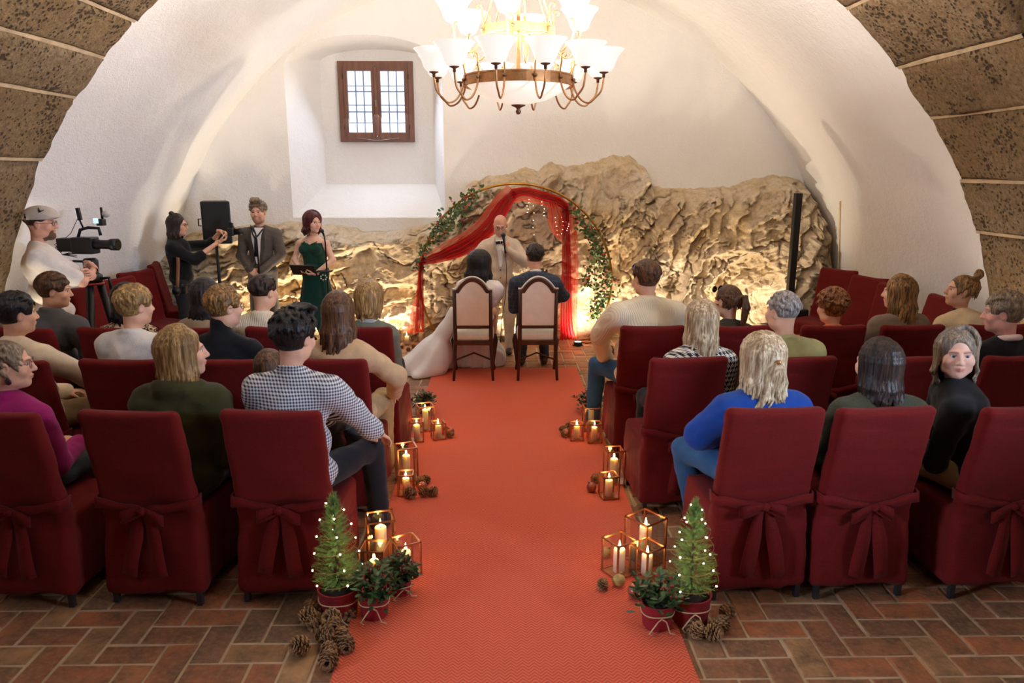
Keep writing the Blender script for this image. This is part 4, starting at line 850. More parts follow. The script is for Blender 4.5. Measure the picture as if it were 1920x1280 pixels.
    # eyes
    for e in (-1, 1):
        mb = MB().ball((0, 0, 0), .0122*s, 16, Matrix.Rotation(-math.pi/2, 3, 'X')); me = mb.mesh('eye')
        for q in (eye_w, iris[eyec], eye_p): me.materials.append(q)
        for p in me.polygons: c = Vector(p.center).normalized(); p.material_index = 2 if c.y > .95 else (1 if c.y > .80 else 0)
        q = bpy.data.objects.new('eye', me); COL.objects.link(q); q.parent = o; q.location = hd+HR @ np.array([e*.031, .0755, .0022])*s; q.rotation_euler = Matrix((HR @ rotm(gaze[0], gaze[1])).tolist()).to_euler()
    # hair
    if hair:
        V, Q = hair_geo(hair, hp, hash_(label), **hk); bake('hair', V, Q, hairm, o, hd, HR, s)
    # clothes
    if top is not None:
        T_ = SDF(lo, hi, ht); torso(T_, infl, lower=True)
        for i in (0, 1): arm(T_, i, infl, sleeve)
        if collar == 'turtle': T_.cap(nb, nb+(hd+HR @ np.array([0, -.04, -.075])-nb)*.95, .060*s, .058*s, k=.02)
        if collar in ('crew', 'shirt', 'hood', 'fur'):
            rr, tr, up_ = {'crew': (.060, .012, .022), 'shirt': (.060, .015, .040), 'hood': (.088, .045, .01), 'fur': (.09, .035, .0)}[collar]
            for q in range(14):
                a, a2 = q/14*6.283, (q+1)/14*6.283; f_ = lambda t: nb+np.array([rr*s*math.cos(t), rr*s*.95*math.sin(t)-.004, up_-.022*math.sin(t)]); T_.cap(f_(a), f_(a2), tr, k=.014)
        if neckcut: T_.ell(nb+np.array([0, .06, .01]), (.075, .085, neckcut), k=.02, sub=True)
        V, Q = T_.net(); N = vnormals(V, Q); zz = V*np.array([1, 1, 1.6], np.float32); V = V+N*(sinoise(zz, 2.6, hash_(label) % 99, 3)*fold+sinoise(zz, 7, 5+hash_(label) % 99, 2)*fold*.35)[:, None]
        topV = V; link(tn, np_mesh(tn, V, Q), top, o)
    if bottom is not None:
        al = np.array([pel]+HIP+KN+AN); P_ = SDF(al.min(0)-.2, al.max(0)+.2, max(ht, .0165)); P_.ell(pel, (.150*wide*s+binfl, .112*fat*s+binfl, .10*s), k=.03)
        if skirt is None:
            for i in (0, 1): P_.cap(HIP[i], KN[i], .070*s+binfl, .055*s+binfl, k=.03); P_.cap(KN[i], AN[i], .055*s+binfl, .040*s+binfl*1.2, k=.02)
        else: P_.cap(pel, (pel[0], pel[1], .20), .14, skirt, k=.05); P_.box((pel[0], pel[1], -.3), (.6, .6, .31), rad=0, sub=True)
        V, Q = P_.net(); N = vnormals(V, Q)
        if skirt is None: V = V+N*(sinoise(V, 3, 7, 3)*fold*1.1)[:, None]
        else: an_ = np.arctan2(V[:, 1]-pel[1], V[:, 0]-pel[0]); V = V+N*(np.sin(an_*11+3*np.sin(an_*2))*.016*np.clip((pel[2]-V[:, 2])*1.5, 0, 1))[:, None]
        link('skirt' if skirt else 'trousers', np_mesh('bottom', V, Q), bottom, o)
    if shoe is not None:
        for i in (0, 1):
            a = AN[i]; H_ = SDF(a+np.array([-.08, -.12, -.12]), a+np.array([.08, .26, .08]), .0145); H_.ell((a[0], a[1]+.10, .045), (.042, .10, .038), k=.02); H_.ell((a[0], a[1]-.01, .05), (.036, .055, .045), k=.03); H_.cap(a, (a[0], a[1], .06), .04, .04, k=.02); H_.box((a[0], a[1]+.05, -.10), (.2, .3, .10), rad=0, sub=True); V, Q = H_.net()
            link('shoe', np_mesh('shoe', V, Q), shoe, o)
    o_info = dict(o=o, hd=hd, HR=HR, s=s, nb=nb, SH=SH, EL=EL, WR=WR, pel=pel, ch=ch, TR=TR, topV=topV); return o_info
def hash_(t): return sum((i+1)*ord(c) for i, c in enumerate(t)) % 9973
def front_y(I, x, z):
    V = I['topV']; d = np.hypot(V[:, 0]-x, V[:, 2]-z); m = d < .02
    return float(V[m, 1].max()) if m.any() else I['nb'][1]+.1
def headpt(I, p): return tuple(I['hd']+I['HR'] @ np.array(p)*I['s'])
def specs(I, m=None, up=0.0, dark=False, r=.0235, name='glasses'):
    m = m or dark_frame; g = MB()
    for e in (-1, 1): g.tube([headpt(I, (e*.033+r*math.cos(a), .099-.10*abs(e*.033+r*math.cos(a))**1.5+(-.0*up), .002+up+r*.82*math.sin(a))) for a in np.linspace(0, 6.283, 19)[:-1]], .0019*I['s'], 6, closed=True); g.tube([headpt(I, (e*.057, .094, .006+up)), headpt(I, (e*.079, .06, .010+up)), headpt(I, (e*.084, -.01, .008+up))], .0018, 5)
    g.tube([headpt(I, (-.011, .100, .006+up)), headpt(I, (0, .104, .009+up)), headpt(I, (.011, .100, .006+up))], .002, 5); f_ = g.build(name, m, I['o'])
    for e in (-1, 1): MB().lathe([(.001, 0), (r*.95*I['s'], 0)], headpt(I, (e*.033, .099, .002+up)), 16, Matrix((I['HR'] @ np.array(Matrix.Rotation(math.pi/2, 3, 'X'))).tolist())).build('lens', eye_p if dark else lens_m, f_)
def earring(I, e, m, r=.012, drop=.03): MB().ball(headpt(I, (e*.084, .004, -.04-drop*.5)), (r, r*.5, r), 12).build('earring', m, I['o'])
# ------------------------------------------------------------------ chairs in place
rowname = {'A': 'back row', 'B': 'middle row', 'C': 'front row'}
CH = {}
for key, px, row, lab in (
    ('A1', -8, 'A', 'red covered chair with tied bow behind the woman in the magenta sweater'), ('A2', 248, 'A', 'red covered chair with tied bow behind the woman in the olive coat'), ('A3', 513, 'A', 'red covered chair with tied bow behind the man in the gingham shirt'),
    ('A4', 1449, 'A', 'red covered chair with tied bow behind the woman in the royal blue sweater'), ('A5', 1655, 'A', 'red covered chair with tied bow behind the dark haired woman in the moss green fleece'), ('A6', 1925, 'A', 'red covered chair with tied bow under the woman looking back over her shoulder'),
    ('B1', 25, 'B', 'red covered chair behind the dark haired man in the cream sweater'), ('B2', 228, 'B', 'red covered chair behind the blond boy in the off white sweater'), ('B3', 420, 'B', 'red covered chair behind the man in the black turtleneck'), ('B4', 617, 'B', 'red covered chair behind the woman with very long brown hair'),
    ('B5', 1288, 'B', 'red covered chair behind the woman in the houndstooth jacket'), ('B6', 1492, 'B', 'red covered chair behind the grey haired man in the pale green shirt'), ('B7', 1712, 'B', 'empty red covered chair between the pale green shirt and the black sweater'), ('B8', 1910, 'B', 'red covered chair behind the man in black with a pale collar'),
    ('C1', 45, 'C', 'red covered chair behind the man in the grey polo shirt'), ('C2', 211, 'C', 'red covered chair behind the woman in the leopard print blouse'), ('C3', 362, 'C', 'red covered chair behind the black haired woman in the fur vest'), ('C4', 525, 'C', 'red covered chair behind the man in the ribbed white sweater'), ('C5', 677, 'C', 'red covered chair behind the woman with the blonde bob'),
    ('C6', 1222, 'C', 'red covered chair behind the broad man in the beige knit sweater'), ('C7', 1396, 'C', 'red covered chair behind the woman with the brown ponytail'), ('C8', 1560, 'C', 'red covered chair behind the curly haired woman in orange'), ('C9', 1707, 'C', 'red covered chair behind the woman in the taupe wool coat'), ('C10', 1866, 'C', 'red covered chair behind the woman with her hair in a bun')):
    rzc = random.uniform(-.03, .03)+(-.06 if px < 900 else .06)*(1 if key[1:] not in ('1',) else 1.6); CH[key] = covered_chair(px, ROW[row], lab, 'red covered chairs in the audience rows', rzc)
for (px, py, Yw, rz, lab) in ((260, 521, 8.48, -1.95, 'empty red chair against the left wall behind the photographer'), (222, 531, 7.9, -1.95, 'empty red chair against the left wall beside the tripod'), (174, 546, 7.34, -1.95, 'empty red chair half hidden behind the tripod legs'), (300, 514, 9.3, -1.3, 'empty red chair in the left corner under the loudspeaker')):
    covered_chair(px, Yw, lab, 'spare red chairs along the left wall', rz)
for (px, Yw, rz, lab) in ((1568, 8.5, 2.05, 'empty red chair in the right corner next to the column loudspeaker'), (1626, 7.85, 1.95, 'empty red chair against the right wall with a slack cover'), (1676, 7.26, 1.85, 'empty red chair against the right wall behind the taupe coat'), (1764, 6.56, 1.62, 'empty red chair against the right wall beside the woman with the bun')):
    covered_chair(px, Yw, lab, 'spare red chairs along the right wall', rz)
# ------------------------------------------------------------------ the couple's chairs
YC = 7.62
t1 = throne('upholstered_chair'); t1.location = (xat(887, YC, .5), YC, .010); tag(t1, 'walnut chair with arched cream back under the bride', 'chair', 'cream chairs of the couple')
t2 = copy_tree(t1); t2.location = (xat(1008, YC, .5), YC, .010); tag(t2, 'walnut chair with arched cream back under the groom', 'chair')
# ------------------------------------------------------------------ decorations along the aisle
def G(px, py): p = atz(px, py, .005); return p[0], p[1]
gl, gr_ = 'lanterns along the carpet', 'pinecones scattered along the carpet'
def set_lantern(px, py, w, h, rz, where, ch=None, cr=.03):
    x, y = G(px, py); lantern(x, y, w, h, rz, f'{"tall" if h > .22 else "low"} glass lantern with copper edges {where}', gl); z = (.012 if abs(x) < .80 else .002)+.007
    candle(x, y, z, ch or h*.62, cr, f'ivory candle in the {"tall" if h > .22 else "low"} lantern {where}', 'candles along the carpet')
w1 = 'by the left spruce'
set_lantern(716, 1052, .145, .27, .25, w1, .20, .033); set_lantern(703, 1085, .13, .19, -.1, w1+' behind its holly', .10, .026); set_lantern(762, 1072, .125, .19, .5, w1+' on the carpet', .115, .028)
w2 = 'left of the carpet, middle row'
set_lantern(763, 898, .135, .25, .3, w2, .17, .028); set_lantern(762, 926, .10, .15, .05, w2, .105, .025)
w3 = 'left of the carpet, front row'
set_lantern(798, 806, .13, .22, .3, w3, .17, .026); set_lantern(782, 826, .105, .17, .1, w3+', beside a chair', .125, .025); set_lantern(822, 822, .10, .14, .3, w3+', inside the edge', .11, .024)
w4 = 'by the right spruce'
set_lantern(1208, 1050, .16, .26, .65, w4, .20, .034); set_lantern(1160, 1074, .13, .20, .55, w4+' on the carpet', .135, .032); set_lantern(1212, 1080, .13, .18, .6, w4+' behind its holly', .12, .030)
w5 = 'right of the carpet, middle row'
set_lantern(1150, 905, .12, .25, .1, w5, .17, .028); set_lantern(1141, 932, .105, .16, .2, w5, .115, .026)
w6 = 'right of the carpet, front row'
set_lantern(1108, 806, .13, .21, .05, w6, .17, .025); set_lantern(1081, 824, .10, .14, .0, w6+', inside the edge', .11, .024); set_lantern(1114, 828, .105, .16, .0, w6+', beside a chair', .115, .025)
for px, py, k in ((745, 640, 0), (763, 645, 1), (790, 640, 2)):
    x, y = G(px, py); w = 'left foot of the arch'; glass_cylinder(x, y, .055, (.2, .15, .21)[k], f'{("middling", "small", "tall")[k]} glass cylinder at the {w}', 'glass cylinders by the arch'); candle(x, y, .009, (.16, .10, .16)[k], .027, f'{("middling", "small", "tall")[k]} ivory candle in a glass cylinder at the {w}', 'candles by the arch')
x, y = G(1133, 648); glass_cylinder(x, y, .06, .2, 'glass cylinder at the right foot of the arch', 'glass cylinders by the arch'); candle(x, y, .009, .17, .028, 'ivory candle in a glass cylinder at the right foot of the arch', 'candles by the arch')
for i, (px, py) in enumerate(((750, 652), (768, 656), (778, 652), (790, 655), (800, 650), (1118, 654), (1130, 656), (1142, 655), (1150, 660), (1158, 652))):
    x, y = G(px, py); pinecone(x, y, f'small pinecone on the floor at the {"left" if px < 900 else "right"} foot of the arch', 'pinecones by the arch', .75)
for px, py in ((564, 1172), (588, 1150), (606, 1175), (585, 1185), (628, 1180), (632, 1168), (600, 1200), (622, 1205), (640, 1192), (648, 1210), (612, 1222), (576, 1218), (620, 1240), (655, 1165), (598, 1165)):
    x, y = G(px, py); pinecone(x, y, 'brown pinecone in the heap at the left potted spruce', gr_, 1.05, z=random.choice((0, 0, .0)))
for px, py, lie in ((1300, 1175, 1), (1324, 1195, 1), (1330, 1178, 1), (1356, 1160, 1), (1354, 1188, 1), (1306, 1190, 0)):
    x, y = G(px, py); pinecone(x, y, 'brown pinecone on the bricks at the right potted spruce', gr_, 1.0, bool(lie))
x, y = G(1130, 1106); pinecone(x, y, 'lone pinecone lying on the carpet by the right spruce', gr_, .85, False)
for px, py in ((790, 935), (802, 930), (776, 938), (797, 912), (803, 905)): x, y = G(px, py); pinecone(x, y, 'pinecone at the left carpet edge by the middle row', gr_, .9)
for px, py in ((850, 822), (838, 812)): x, y = G(px, py); pinecone(x, y, 'pinecone at the left carpet edge by the front row', gr_, .8)
for px, py in ((1116, 908), (1108, 905)): x, y = G(px, py); pinecone(x, y, 'pinecone at the right carpet edge by the middle row', gr_, .9)
for px, py in ((1051, 812), (1063, 822), (1072, 808)): x, y = G(px, py); pinecone(x, y, 'pinecone at the right carpet edge by the front row', gr_, .8)
x, y = G(1190, 1122); bauble(x, y, .040, ball_red, 'copper red bauble beside the right holly pot'); x, y = G(1160, 1100); bauble(x, y, .034, ball_gold, 'gold thread ball in front of the right lanterns'); x, y = G(1136, 1046); bauble(x, y, .030, ball_gold, 'gold thread ball behind the right lanterns')
x, y = G(1109, 923); bauble(x, y, .035, ball_red, 'copper red bauble at the right carpet edge by the middle row'); x, y = G(1062, 818); bauble(x, y, .032, ball_red, 'copper red bauble at the right carpet edge by the front row')
x, y = G(792, 922); bauble(x, y, .034, ball_red, 'copper red bauble at the left carpet edge by the middle row'); x, y = G(845, 816); bauble(x, y, .032, ball_red, 'copper red bauble at the left carpet edge by the front row')
x, y = G(637, 1148); tiny_tree(x, y, 'little potted spruce with lights left of the carpet', 3); x, y = G(1292, 1160); tiny_tree(x, y, 'little potted spruce with lights right of the carpet', 8)
x, y = G(703, 1153); holly_pot(x, y, 'red potted holly left of the carpet', seed=4); x, y = G(1231, 1172); holly_pot(x, y, 'red potted holly with berries right of the carpet', .08, .13, 9); x, y = G(752, 1112); holly_pot(x, y, 'small red potted ivy beside the left lanterns', .055, .08, 12)
for px, py, lab in ((795, 775, 'dark leafy plant at the left carpet edge by the front row'), (1105, 772, 'dark leafy plant at the right carpet edge by the front row')):
    x, y = G(px, py); o = empty('leafy_plant', (x, y, .011), 0, lab, 'plant'); pot(o, .06, .09); bush(o, .13, .09, .09, 34, int(px))
# ------------------------------------------------------------------ the arch with drapes and garlands
YA = 9.42; ac = aty(967, 528, YA); AR = 180*((np.array([0, YA, .8])-CAM) @ FW)/F_PX; arch = empty('wedding_arch', (ac[0], YA, 0), 0, 'golden ring arch behind the officiant with red drapes', 'arch'); gold_m = pm('gold_tube', lin(176, 132, 62), .3, .2, 9, .05, 60, metal=.85); zc_ = ac[2]
a_end = math.asin(max(-.95, (-zc_+.02)/AR)); arc = lambda a, r=AR: (r*math.cos(a), 0, zc_+r*math.sin(a))
MB().tube([arc(a) for a in np.linspace(a_end, math.pi-a_end, 80)], .016, 10).build('ring', gold_m, arch)
for e in (-1, 1):
    xe = arc(a_end)[0]*e; MB().tube([(xe-.05*e, -.10, .012), (xe+.12*e, -.02, .012), (xe+.04*e, .16, .012), (xe-.14*e, .06, .012)], .011, 6, closed=True).build('foot', gold_m, arch)
deep = sheer_mat('red_voile', lin(206, 34, 44), .88); coral = sheer_mat('coral_tulle', lin(244, 96, 72), .58)
def drape(name, path, width, m, folds, depth=.03, seed=0, across=None):
    P = [Vector(p) for p in path]; nu = 26; V = []; Q = []; n = len(P)
    for i in range(n):
        t = (P[min(i+1, n-1)]-P[max(i-1, 0)]).normalized(); sd = Vector((t.z, 0, -t.x)); sd = sd.normalized() if sd.length > 1e-6 else Vector((1, 0, 0)); w = width[i] if hasattr(width, '__len__') else width
        for j in range(nu):
            u = j/(nu-1)*2-1; V.append(P[i]+sd*(u*w/2)+Vector((0, depth*math.sin(u*folds*math.pi+seed+i*.12)-.01, 0)))
    for i in range(n-1):
        for j in range(nu-1): Q.append((i*nu+j, i*nu+j+1, (i+1)*nu+j+1, (i+1)*nu+j))
    return link(name, np_mesh(name, [tuple(v) for v in V], Q), m, arch)
def AP(px, py, dy=-.06): p = aty(px, py, YA+dy); return (p[0]-ac[0], dy, p[2])
def smooth(pts, n=26):
    pts = np.array(pts, float); t = np.linspace(0, 1, len(pts)); tt = np.linspace(0, 1, n); out = np.stack([np.interp(tt, t, pts[:, k]) for k in range(3)], 1)
    for _ in range(3): out[1:-1] = (out[:-2]+2*out[1:-1]+out[2:])/4
    return out
p = smooth([AP(965, 361), AP(945, 385), AP(915, 432), AP(870, 465), AP(825, 482), AP(791, 491)]); drape('swag', p, np.interp(np.linspace(0, 1, 26), [0, .2, .6, 1], [.10, .17, .20, .07]), deep, 4, .03, 1); drape('tulle_swag', p+np.array([-.02, .03, .035]), np.interp(np.linspace(0, 1, 26), [0, .3, .7, 1], [.18, .26, .24, .06]), coral, 5, .03, 2)
p = smooth([AP(960, 362), AP(985, 358), AP(1015, 366), AP(1045, 376), AP(1062, 388)]); drape('top_wrap', p, np.interp(np.linspace(0, 1, 26), [0, .5, 1], [.10, .11, .09]), deep, 3, .03, 3); drape('tulle_wrap', p+np.array([0, .02, -.03]), .17, coral, 4, .03, 4)
p = smooth([AP(1060, 386), AP(1062, 450), AP(1062, 540), AP(1061, 600), AP(1064, 636)]); drape('hanging_drape', p, np.interp(np.linspace(0, 1, 26), [0, .3, .9, 1], [.08, .11, .17, .22]), deep, 5, .03, 5); drape('tulle_drape', p+np.array([.07, .04, 0]), np.interp(np.linspace(0, 1, 26), [0, .4, 1], [.13, .16, .12]), coral, 5, .03, 6)
p = smooth([AP(1036, 378), AP(1040, 400), AP(1044, 430), AP(1056, 452)]); drape('tulle_loop', p, np.interp(np.linspace(0, 1, 26), [0, .5, 1], [.10, .20, .05]), coral, 4, .03, 7)
p = smooth([AP(789, 492), AP(788, 540), AP(788, 580), AP(787, 622)]); drape('hanging_drape', p, np.interp(np.linspace(0, 1, 26), [0, .3, 1], [.05, .08, .12]), deep, 4, .03, 8); drape('tulle_drape', smooth([AP(786, 540), AP(779, 580), AP(773, 625)]), np.interp(np.linspace(0, 1, 26), [0, 1], [.04, .14]), coral, 4, .03, 9)
gleaf = pm('garland_leaf', lin(58, 84, 44), .5, .35, 20, .1, 60, c2=lin(104, 128, 70)); flow = pm('red_blossom', lin(190, 60, 48), .6, .2, 20, .1)
def garland(name, pts, n, spread, seed, L=.06, flowers=.12):
    r_ = random.Random(seed); pts = smooth(pts, 30); mb = MB(); fl = MB(); MB().tube([tuple(q) for q in pts], .004, 5).build('garland_stem', stem_m, arch)
    for k in range(n):
        c = pts[r_.randrange(30)]; p = Vector((c[0]+r_.gauss(0, spread), c[1]-.01+r_.gauss(0, spread*.7), c[2]+r_.gauss(0, spread))); a = r_.uniform(0, 6.28); leaf(mb, p, Vector((math.cos(a), r_.uniform(-.6, .6), math.sin(a))), Vector((r_.uniform(-.4, .4), -1, r_.uniform(-.2, .6))), L*r_.uniform(.6, 1.2), L*.55)
        if r_.random() < flowers:
            for q in range(4): fl.ball(p+Vector((r_.gauss(0, .012), -.01, r_.gauss(0, .012))), .008, 6)
    tag(mb.build(name, gleaf, arch), kind='stuff')
    if fl.v: tag(fl.build('garland_blossom', flow, arch), kind='stuff')
garland('garland_foliage', [AP(895, 362, -.03), AP(860, 392, -.03), AP(838, 418, -.03), AP(815, 442, -.03)], 210, .055, 1); garland('garland_foliage', [AP(812, 440, -.03), AP(795, 470, -.03), AP(785, 505, -.03)], 60, .03, 2)
garland('garland_foliage', [AP(1065, 388, -.03), AP(1092, 415, -.03), AP(1110, 440, -.03), AP(1122, 470, -.03)], 150, .035, 3); garland('garland_foliage', [AP(1122, 470, -.03), AP(1136, 500, -.03), AP(1140, 535, -.03), AP(1130, 575, -.03), AP(1112, 600, -.03)], 190, .05, 4); garland('garland_foliage', [AP(1112, 430, -.05), AP(1114, 480, -.05), AP(1116, 540, -.05), AP(1114, 585, -.05)], 110, .035, 5, .05, .03); garland('garland_foliage', [AP(1100, 505, -.05), AP(1098, 520, -.05), AP(1100, 535, -.05)], 30, .03, 6)
r_ = random.Random(4)
for k, (px, y0, y1) in enumerate(((1002, 372, 440), (990, 368, 398), (1018, 372, 404), (1043, 400, 440), (1055, 400, 438), (1064, 412, 432))):
    MB().tube([AP(px, y0, -.08), AP(px+r_.uniform(-3, 3), y1, -.08)], .0012, 4).build('light_wire', MC['copper_wire'], arch)
    for q in range(5): MB().ball(AP(px+r_.uniform(-3, 3), y0+(y1-y0)*(q+1)/5, -.085), .0026, 6).build('bulb', led_m, arch)
# ------------------------------------------------------------------ floor spotlights on the rock and at the rib
black_m = pm('black_plastic', lin(22, 22, 24), .45, .1, 8, .1, 90); blackmetal = pm('black_metal', lin(26, 26, 28), .35, .1, 8, .05, 60, metal=.4); lamp_on = glow('lamp_lens', (1, .93, .80, 1), 12)
def uplight(x, y, tx, ty, tz, power, col, label, ang=95):
    o = empty('floor_spotlight', (x, y, 0), 0, label, 'spotlight', 'floor spotlights'); MB().lathe([(.001, 0), (.05, 0), (.055, .01), (.055, .055), (.048, .06), (.046, .05), (.001, .05)], n=18).build('housing', black_m, o); MB().lathe([(.001, .052), (.045, .052)], n=18).build('lens', lamp_on, o); MB().box((0, .0, .005), (.07, .02, .005)).build('stand', black_m, o)
    spot('spotlight_beam', (x, y, .075), (tx, ty, tz), power, col, ang, .7, .03)
for px, pw, lab in ((420, 50, 'floor spotlight behind the loudspeaker'), (575, 80, 'floor spotlight at the rock behind the singers'), (720, 60, 'floor spotlight at the rock by the left drape'), (1083, 70, 'floor spotlight at the right foot of the arch'), (1180, 65, 'floor spotlight at the rock right of the arch'), (1385, 70, 'floor spotlight in the rock hollow'), (960, 36, 'floor spotlight behind the officiant')):
    x = xat(px, 9.25, .1); uplight(x, 9.20, x+.05, 10.05, 1.35, pw*1.15, (1, .83, .60), lab, 125)
for e in (-1, 1): uplight(e*3.95, 5.7, e*4.25, 5.75, 2.0, 60, (1, .86, .66), f'floor spotlight at the foot of the stone rib on the {"right" if e > 0 else "left"}', 100)
# ------------------------------------------------------------------ sound and film equipment
Ys = 9.15; sx = xat(400, Ys, 1.7); o = empty('loudspeaker_stand', (sx, Ys, 0), 0, 'black tripod stand carrying the loudspeaker', 'stand'); zt_ = aty(400, 457, Ys)[2]; MB().tube([(0, 0, .1), (0, 0, zt_+.02)], .018, 10).build('pole', blackmetal, o)
for k in range(3): a = k*2.094+.5; MB().tube([(0, 0, .55), (.38*math.cos(a), .38*math.sin(a), .012)], .011, 8).build('leg', blackmetal, o); MB().tube([(0, 0, .2), (.19*math.cos(a), .19*math.sin(a), .28)], .007, 6).build('brace', blackmetal, o)
z0 = aty(400, 457, Ys)[2]; z1 = aty(400, 377, Ys)[2]; sp_ = empty('loudspeaker', (sx, Ys, z0), .35, 'black loudspeaker on its stand above the photographer', 'loudspeaker'); hw = 31*((np.array([0, Ys, 1.7])-CAM) @ FW)/F_PX; hh_ = (z1-z0)
MB().add([(-hw*.72, -.02, 0), (hw*.95, -.06, 0), (hw*.8, .28, 0), (-hw*.6, .28, 0), (-hw*.72, -.02, hh_), (hw*.95, -.06, hh_), (hw*.8, .28, hh_), (-hw*.6, .28, hh_)], [(3, 2, 1, 0), (4, 5, 6, 7), (0, 1, 5, 4), (1, 2, 6, 5), (2, 3, 7, 6), (3, 0, 4, 7)]).build('cabinet', black_m, sp_, bevel=.015)
MB().add([(-hw*.62, -.030, .03), (hw*.85, -.066, .03), (hw*.85, -.066, hh_-.03), (-hw*.62, -.030, hh_-.03), (-hw*.62, -.022, .03), (hw*.85, -.058, .03), (hw*.85, -.058, hh_-.03), (-hw*.62, -.022, hh_-.03)], [(0, 1, 2, 3), (7, 6, 5, 4), (0, 4, 5, 1), (1, 5, 6, 2), (2, 6, 7, 3), (3, 7, 4, 0)]).build('grille', pm('speaker_grille', lin(18, 18, 19), .6, .3, 200, .3, 300), sp_)
MB().tube([(-hw*.75, .10, hh_*.42), (-hw*.75-.03, .1, hh_*.42), (-hw*.75-.03, .1, hh_*.58), (-hw*.75, .1, hh_*.58)], .009, 6).build('handle', black_m, sp_)
Yp = 8.9; px_t = aty(1497, 362, Yp); o = empty('column_loudspeaker', (px_t[0], Yp, 0), 0, 'slim black column loudspeaker standing before the rock at right', 'loudspeaker'); MB().box((0, 0, .28), (.17, .2, .27)).build('bass_box', black_m, o, bevel=.02); MB().box((0, 0, (px_t[2]+.55)/2), (.038, .045, (px_t[2]-.55)/2)).build('column', black_m, o, bevel=.006)
MB().box((0, -.046, px_t[2]*.72), (.030, .003, .45)).build('grille', MC['speaker_grille'], o)
def mic_stand(px, py_top, Y, label, boom=0):
    t = aty(px, py_top, Y); o = empty('microphone_stand', (t[0], Y, 0), 0, label, 'microphone stand', 'microphone stands of the singers'); MB().tube([(0, 0, .02), (0, 0, t[2]-.12), (boom, -.03, t[2]-.02)], [.010, .009, .008], 8).build('pole', blackmetal, o)
    for k in range(3): a = k*2.094+.3; MB().tube([(0, 0, .12), (.24*math.cos(a), .24*math.sin(a), .012)], .007, 6).build('leg', blackmetal, o)
    MB().tube([(boom, -.03, t[2]-.03), (boom, -.07, t[2]+.0), (boom, -.11, t[2]+.03)], [.010, .013, .012], 8).build('microphone', blackmetal, o); MB().ball((boom, -.125, t[2]+.04), .024, 10).build('microphone_head', pm('mic_mesh', lin(60, 60, 64), .4, .3, 300, .2, 300, metal=.6), o); return t
mic_stand(480, 432, 8.75, 'microphone stand before the man in the grey suit'); t = mic_stand(609, 438, 8.75, 'microphone stand with a phone clamp before the woman in green')
o = empty('music_tray', (t[0], 8.73, 0), 0, 'small black tray clipped to the microphone stand by the green dress', 'tray'); zz = aty(609, 508, 8.73)[2]; MB().box((-.02, -.02, zz), (.09, .06, .006)).build('plate', black_m, o); MB().tube([(.0, .02, zz-.02), (0, .02, zz+.02)], .014, 8).build('clamp', black_m, o)
for k in range(7): a = k*.9; MB().ball((-.03+.035*math.cos(a), -.03, zz-.07+.03*math.sin(a)), .010, 6).build('white_flower', pm('white_petal', lin(236, 226, 214), .6), o)
# video camera on its tripod
Yv = 6.84; vc = aty(166, 462, Yv); o = empty('tripod', (vc[0], Yv, 0), 0, 'black film tripod with red straps beside the cameraman', 'tripod'); zb = aty(166, 522, Yv)[2]; zh = aty(166, 484, Yv)[2]; red_pl = pm('red_strap', lin(150, 44, 40), .5)
for k in range(3): a = k*2.094+.52; MB().tube([(.05*math.cos(a), .05*math.sin(a), zb), (.15*math.cos(a), .15*math.sin(a), .55), (.27*math.cos(a), .27*math.sin(a), .012)], [.034, .030, .018], 8).build('leg', blackmetal, o)
MB().lathe([(.001, zb-.03), (.085, zb-.02), (.085, zb+.03), (.06, zb+.05), (.001, zb+.05)], n=16).build('bowl', black_m, o); MB().tube([(.085*math.cos(a), .085*math.sin(a), zb-.045) for a in np.linspace(0, 6.28, 20)[:-1]], .012, 6, closed=True).build('strap_ring', red_pl, o); MB().lathe([(.05, zb+.05), (.062, zb+.07), (.065, zh-.02), (.05, zh), (.001, zh)], n=16).build('fluid_head', black_m, o)
for q in (1.0, .72): MB().tube([(.028*q*math.cos(a), -.068, (zb+zh)/2+.04+.028*q*math.sin(a)) for a in np.linspace(0, 6.28, 20)[:-1]], .003, 5, closed=True).build('emblem_ring', pm('pale_grey', lin(170, 170, 170), .5), o)
MB().tube([(-.05, 0, zh-.03), (-.12, -.05, zh-.02), (-.2, -.08, zh-.05)], .011, 8).build('pan_handle', blackmetal, o); MB().tube([(.08, 0, zb), (.16, -.02, zb+.01), (.17, -.02, zb-.1)], .014, 8).build('spreader_lock', black_m, o)
v_ = empty('video_camera', (vc[0], Yv, zh), -.12, 'black film camera with lens, handle and monitors on the tripod', 'camera'); zc2 = vc[2]-zh+.02
MB().box((-.03, 0, zc2-.01), (.10, .065, .075)).build('body', black_m, v_, bevel=.012); MB().box((-.20, 0, zc2-.005), (.075, .05, .06)).build('battery', black_m, v_, bevel=.008); MB().tube([(.06, 0, zc2), (.10, 0, zc2), (.12, 0, zc2), (.20, 0, zc2), (.22, 0, zc2), (.285, 0, zc2)], [.046, .046, .040, .042, .052, .054], 18).build('lens', black_m, v_)
MB().lathe([(.001, 0), (.045, 0)], (.287, 0, zc2), 16, Matrix.Rotation(math.pi/2, 3, 'Y')).build('front_glass', eye_p, v_); MB().tube([(-.09, 0, zc2+.06), (-.06, 0, zc2+.13), (.02, 0, zc2+.15), (.12, 0, zc2+.145), (.13, 0, zc2+.08)], .014, 8).build('handle', black_m, v_); MB().box((-.04, -.02, zc2+.27), (.016, .012, .055), Matrix.Rotation(-.12, 3, 'Y')).build('monitor', black_m, v_); MB().box((-.058, -.02, zc2+.275), (.003, .010, .045), Matrix.Rotation(-.12, 3, 'Y')).build('monitor_screen', glow('monitor_light', (.75, .85, 1, 1), 1.2), v_)
